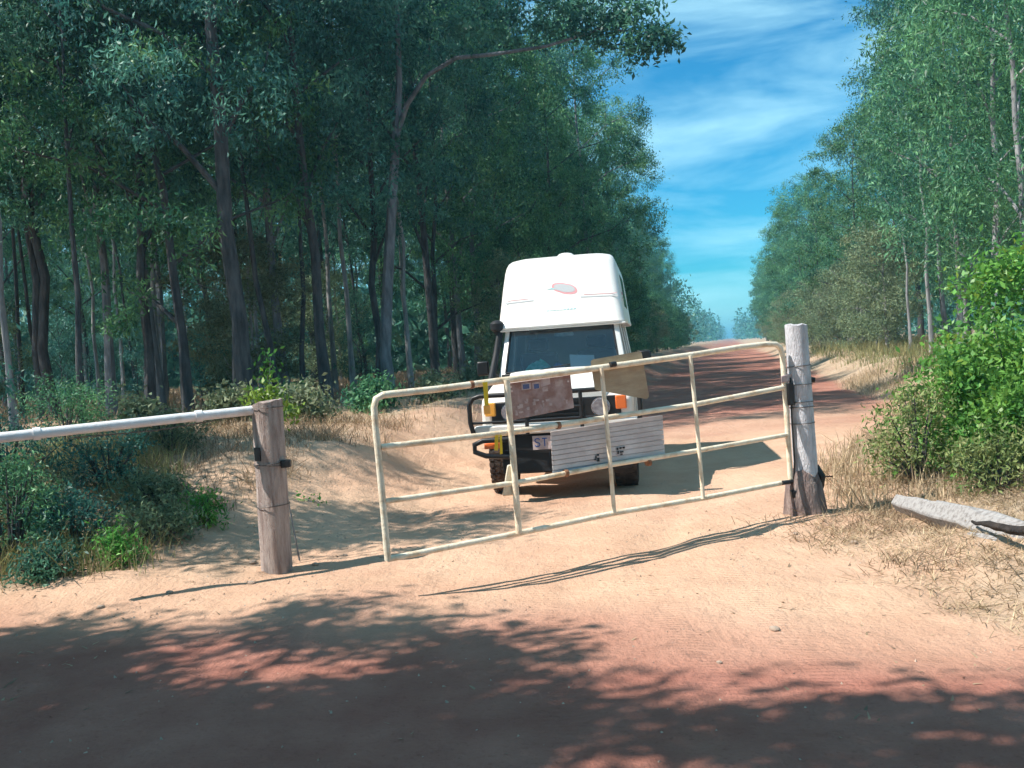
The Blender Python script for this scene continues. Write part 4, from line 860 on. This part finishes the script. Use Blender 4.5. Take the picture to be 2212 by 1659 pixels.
# ------------------------------------------------------------------ logs, stones, loose wire, plants
def log(name, pts_, rad, m, label, seed, cat='log'):
    r_ = random.Random(seed); p0_ = Vector(pts_[0]); e = empty(name, (p0_.x, p0_.y, Hs(p0_.x, p0_.y))); tag(e, label, cat); o_ = Vector(e.location)
    P_ = []; RR = []
    for i in range(len(pts_)-1):
        a, b_ = Vector(pts_[i]), Vector(pts_[i+1])
        for k in range(5): t_ = k/5; P_.append(a.lerp(b_, t_)-o_+Vector((0, r_.uniform(-.01, .01), r_.uniform(-.01, .01)))); RR.append((rad[i]*(1-t_)+rad[i+1]*t_)*r_.uniform(.93, 1.07))
    P_.append(Vector(pts_[-1])-o_); RR.append(rad[-1])
    g = MB().tube(P_, RR, 5, wob=.05, rng=r_); g.v = [(v[0], v[1], v[2]) for v in g.v]; g.build('timber', m, e, bevel=.012); return e
lA = on_z(1940, 1085, .15); lB = on_z(2235, 1172, .13)
l1 = log('fallen_log', [lA, lA.lerp(lB, .5)+Vector((0, 0, .02)), lB], [.075, .125, .115], 'log', 'silvery weathered fallen log on dry grass below the bright shrub', 21)
d_ = (lB-lA); MB().tube([d_*.35+Vector((0, 0, .2)), d_*.8+Vector((0, .12, .22)), d_*1.25+Vector((0, .2, .2))], [.05, .055, .04], 9).build('split_branch', 'log', l1, smooth=True)
log('log_offcut', [on_z(2100, 1168, .08), on_z(2160, 1186, .08)], [.085, .08], 'log', 'short pale sawn log end lying right of the long fallen log', 22)
log('charred_log', [on_z(2160, 1165, .08), on_z(2290, 1165, .08)], [.09, .10], 'char', 'charred black log at the right picture edge beyond the sawn end', 23)
log('charred_branch', [on_z(2100, 1128, .2), on_z(2150, 1137, .26), on_z(2240, 1150, .3)], [.012, .03, .04], 'char', 'charred black branch lying over the fallen log', 24, 'branch')
# plants behind the short post
def sprig(name, base, pts_, m, label, seed, n=70, col=None, sp_=.05):
    e = empty(name, base); tag(e, label, 'plant'); b0 = Vector(base); rs = np.random.RandomState(seed)
    sm = MB()
    for p in pts_:
        q = Vector(p)-b0; k_ = Vector(col)-b0 if col else q*.4
        sm.tube([(0, 0, 0), k_, k_.lerp(q, .6)+Vector((0, 0, .02)), q], [.008, .006, .004, .003], 6)
    sm.build('stem', 'bark_l', e)
    C = np.array([list(Vector(p)-b0) for p in pts_]); pos = (C[:, None, :]+rs.normal(size=(len(C), n, 3))*sp_).reshape(-1, 3)
    quads_object('foliage', leaf_verts(pos, rs, .055, .024, -.1), m, e); return e
by = PLb.y+.22; bz = Hs(PLb.x, by); cl_ = (PLb.x-.02, by, 1.12)
sprig('green_sprig', (PLb.x+.02, by, bz), [at_y(560, 862, by), at_y(580, 858, by), at_y(600, 866, by), at_y(545, 866, by), at_y(586, 840, by)], 'leaf_y', 'yellow green leafy plant growing behind the top of the short post', 31, 46, cl_)
sprig('green_sprig', (PLb.x+.12, by+.1, bz), [at_y(622, 893, by+.1), at_y(630, 884, by+.1), at_y(612, 902, by+.1)], 'leaf_y', 'yellow green sprig poking out right of the short post top', 32, 30, (PLb.x, by+.1, 1.1), .04)
sprig('green_sprig', (PLb.x-.40, by+1, Hs(PLb.x-.40, by+1)), [at_y(578, 800, by+1), at_y(584, 772, by+1), at_y(572, 820, by+1)], 'leaf_c', 'thin tall seedling rising above the short post', 33, 26)
gp = on_z(668, 1098, .15); sprig('green_sprig', (gp.x, gp.y, Hs(gp.x, gp.y)), [gp+Vector((0, 0, .1)), gp+Vector((.12, 0, .05)), gp+Vector((-.1, 0, .08))], 'leaf_c', 'small green weed on the sand slope right of the short post', 34, 22)
gp = on_z(710, 915, .6); sprig('green_sprig', (gp.x, gp.y, Hs(gp.x, gp.y)), [gp+Vector((0, 0, .12)), gp+Vector((.08, 0, .22)), gp+Vector((-.1, 0, .1))], 'leaf_g', 'small pale weed on the crest of the sand bank', 35, 30)
# stones and clods
sp_ = random.Random(12)
def stone_proto():
    vs = []; fs = []; n = 8; rings_ = 5
    rr2 = [[(math.cos(2*math.pi*k/n)*math.sin(math.pi*(j+.5)/rings_)*sp_.uniform(.8, 1.15), math.sin(2*math.pi*k/n)*math.sin(math.pi*(j+.5)/rings_)*sp_.uniform(.8, 1.15), -math.cos(math.pi*(j+.5)/rings_)*.6) for k in range(n)] for j in range(rings_)]
    return MB().loft(rr2)
stp = stone_proto().build('stone', 'stone', smooth=True); first = True
SP = [(-2.15, 7.75, .03), (-1.75, 8.3, .028), (-2.7, 7.5, .025), (-1.55, 8.6, .02), (2.2, 8.0, .02), (2.5, 7.5, .025), (1.35, 5.45, .028), (-1.2, 8.4, .02), (-3.1, 7.2, .028), (.95, 5.0, .015), (2.9, 5.2, .02), (-2.3, 8.4, .035)]
for i, (x_, y_, r_) in enumerate(SP):
    o = stp if first else stp.copy()
    if not first: COL.objects.link(o)
    first = False
    o.location = (x_, y_, Hs(x_, y_)+r_*.25); o.scale = (r_*1.3, r_, r_); o.rotation_euler = (0, 0, sp_.uniform(0, 6))
    tag(o, 'small pale stone lying loose on the sand round the gate', 'stone', 'loose stones on the sand')
rs = np.random.RandomState(91); n_ = 5200; gxv = rs.uniform(-4.5, 4.5, n_); gyv = rs.uniform(3.4, 12, n_); k_ = (rs.uniform(size=n_) < .18+.8*np.clip(1-roadmask(gxv, gyv)+.9*(np.abs(gxv+2.2) < .8)*(gyv > 6.8), 0, 1)); gxv, gyv = gxv[k_], gyv[k_]; n_ = len(gxv)
tet = np.array([[1, 0, -.5], [-.6, .9, -.5], [-.6, -.9, -.5], [0, 0, .7]]); rr_ = rs.uniform(.003, .013, (n_, 1, 1)); tv_ = (tet[None]+rs.normal(size=(n_, 4, 3))*.25)*rr_ + np.stack([gxv, gyv, H(gxv, gyv)+.002], 1)[:, None, :]
gv_ = tv_[:, [0, 1, 3, 1, 2, 3, 2, 0, 3]].reshape(-1, 3)
tag(quads_object('gravel', gv_, 'stone', nv=3), 'small clods and grit on the sand', kind='stuff')
# remove unused prototypes
for k, o in PR.items():
    if k not in used_proto:
        for c_ in KIDS.get(o.name, []): bpy.data.objects.remove(c_)
        bpy.data.objects.remove(o)
print('trees', n_tr, 'AZ', math.degrees(AZ), 'posts', PLb, PRb)
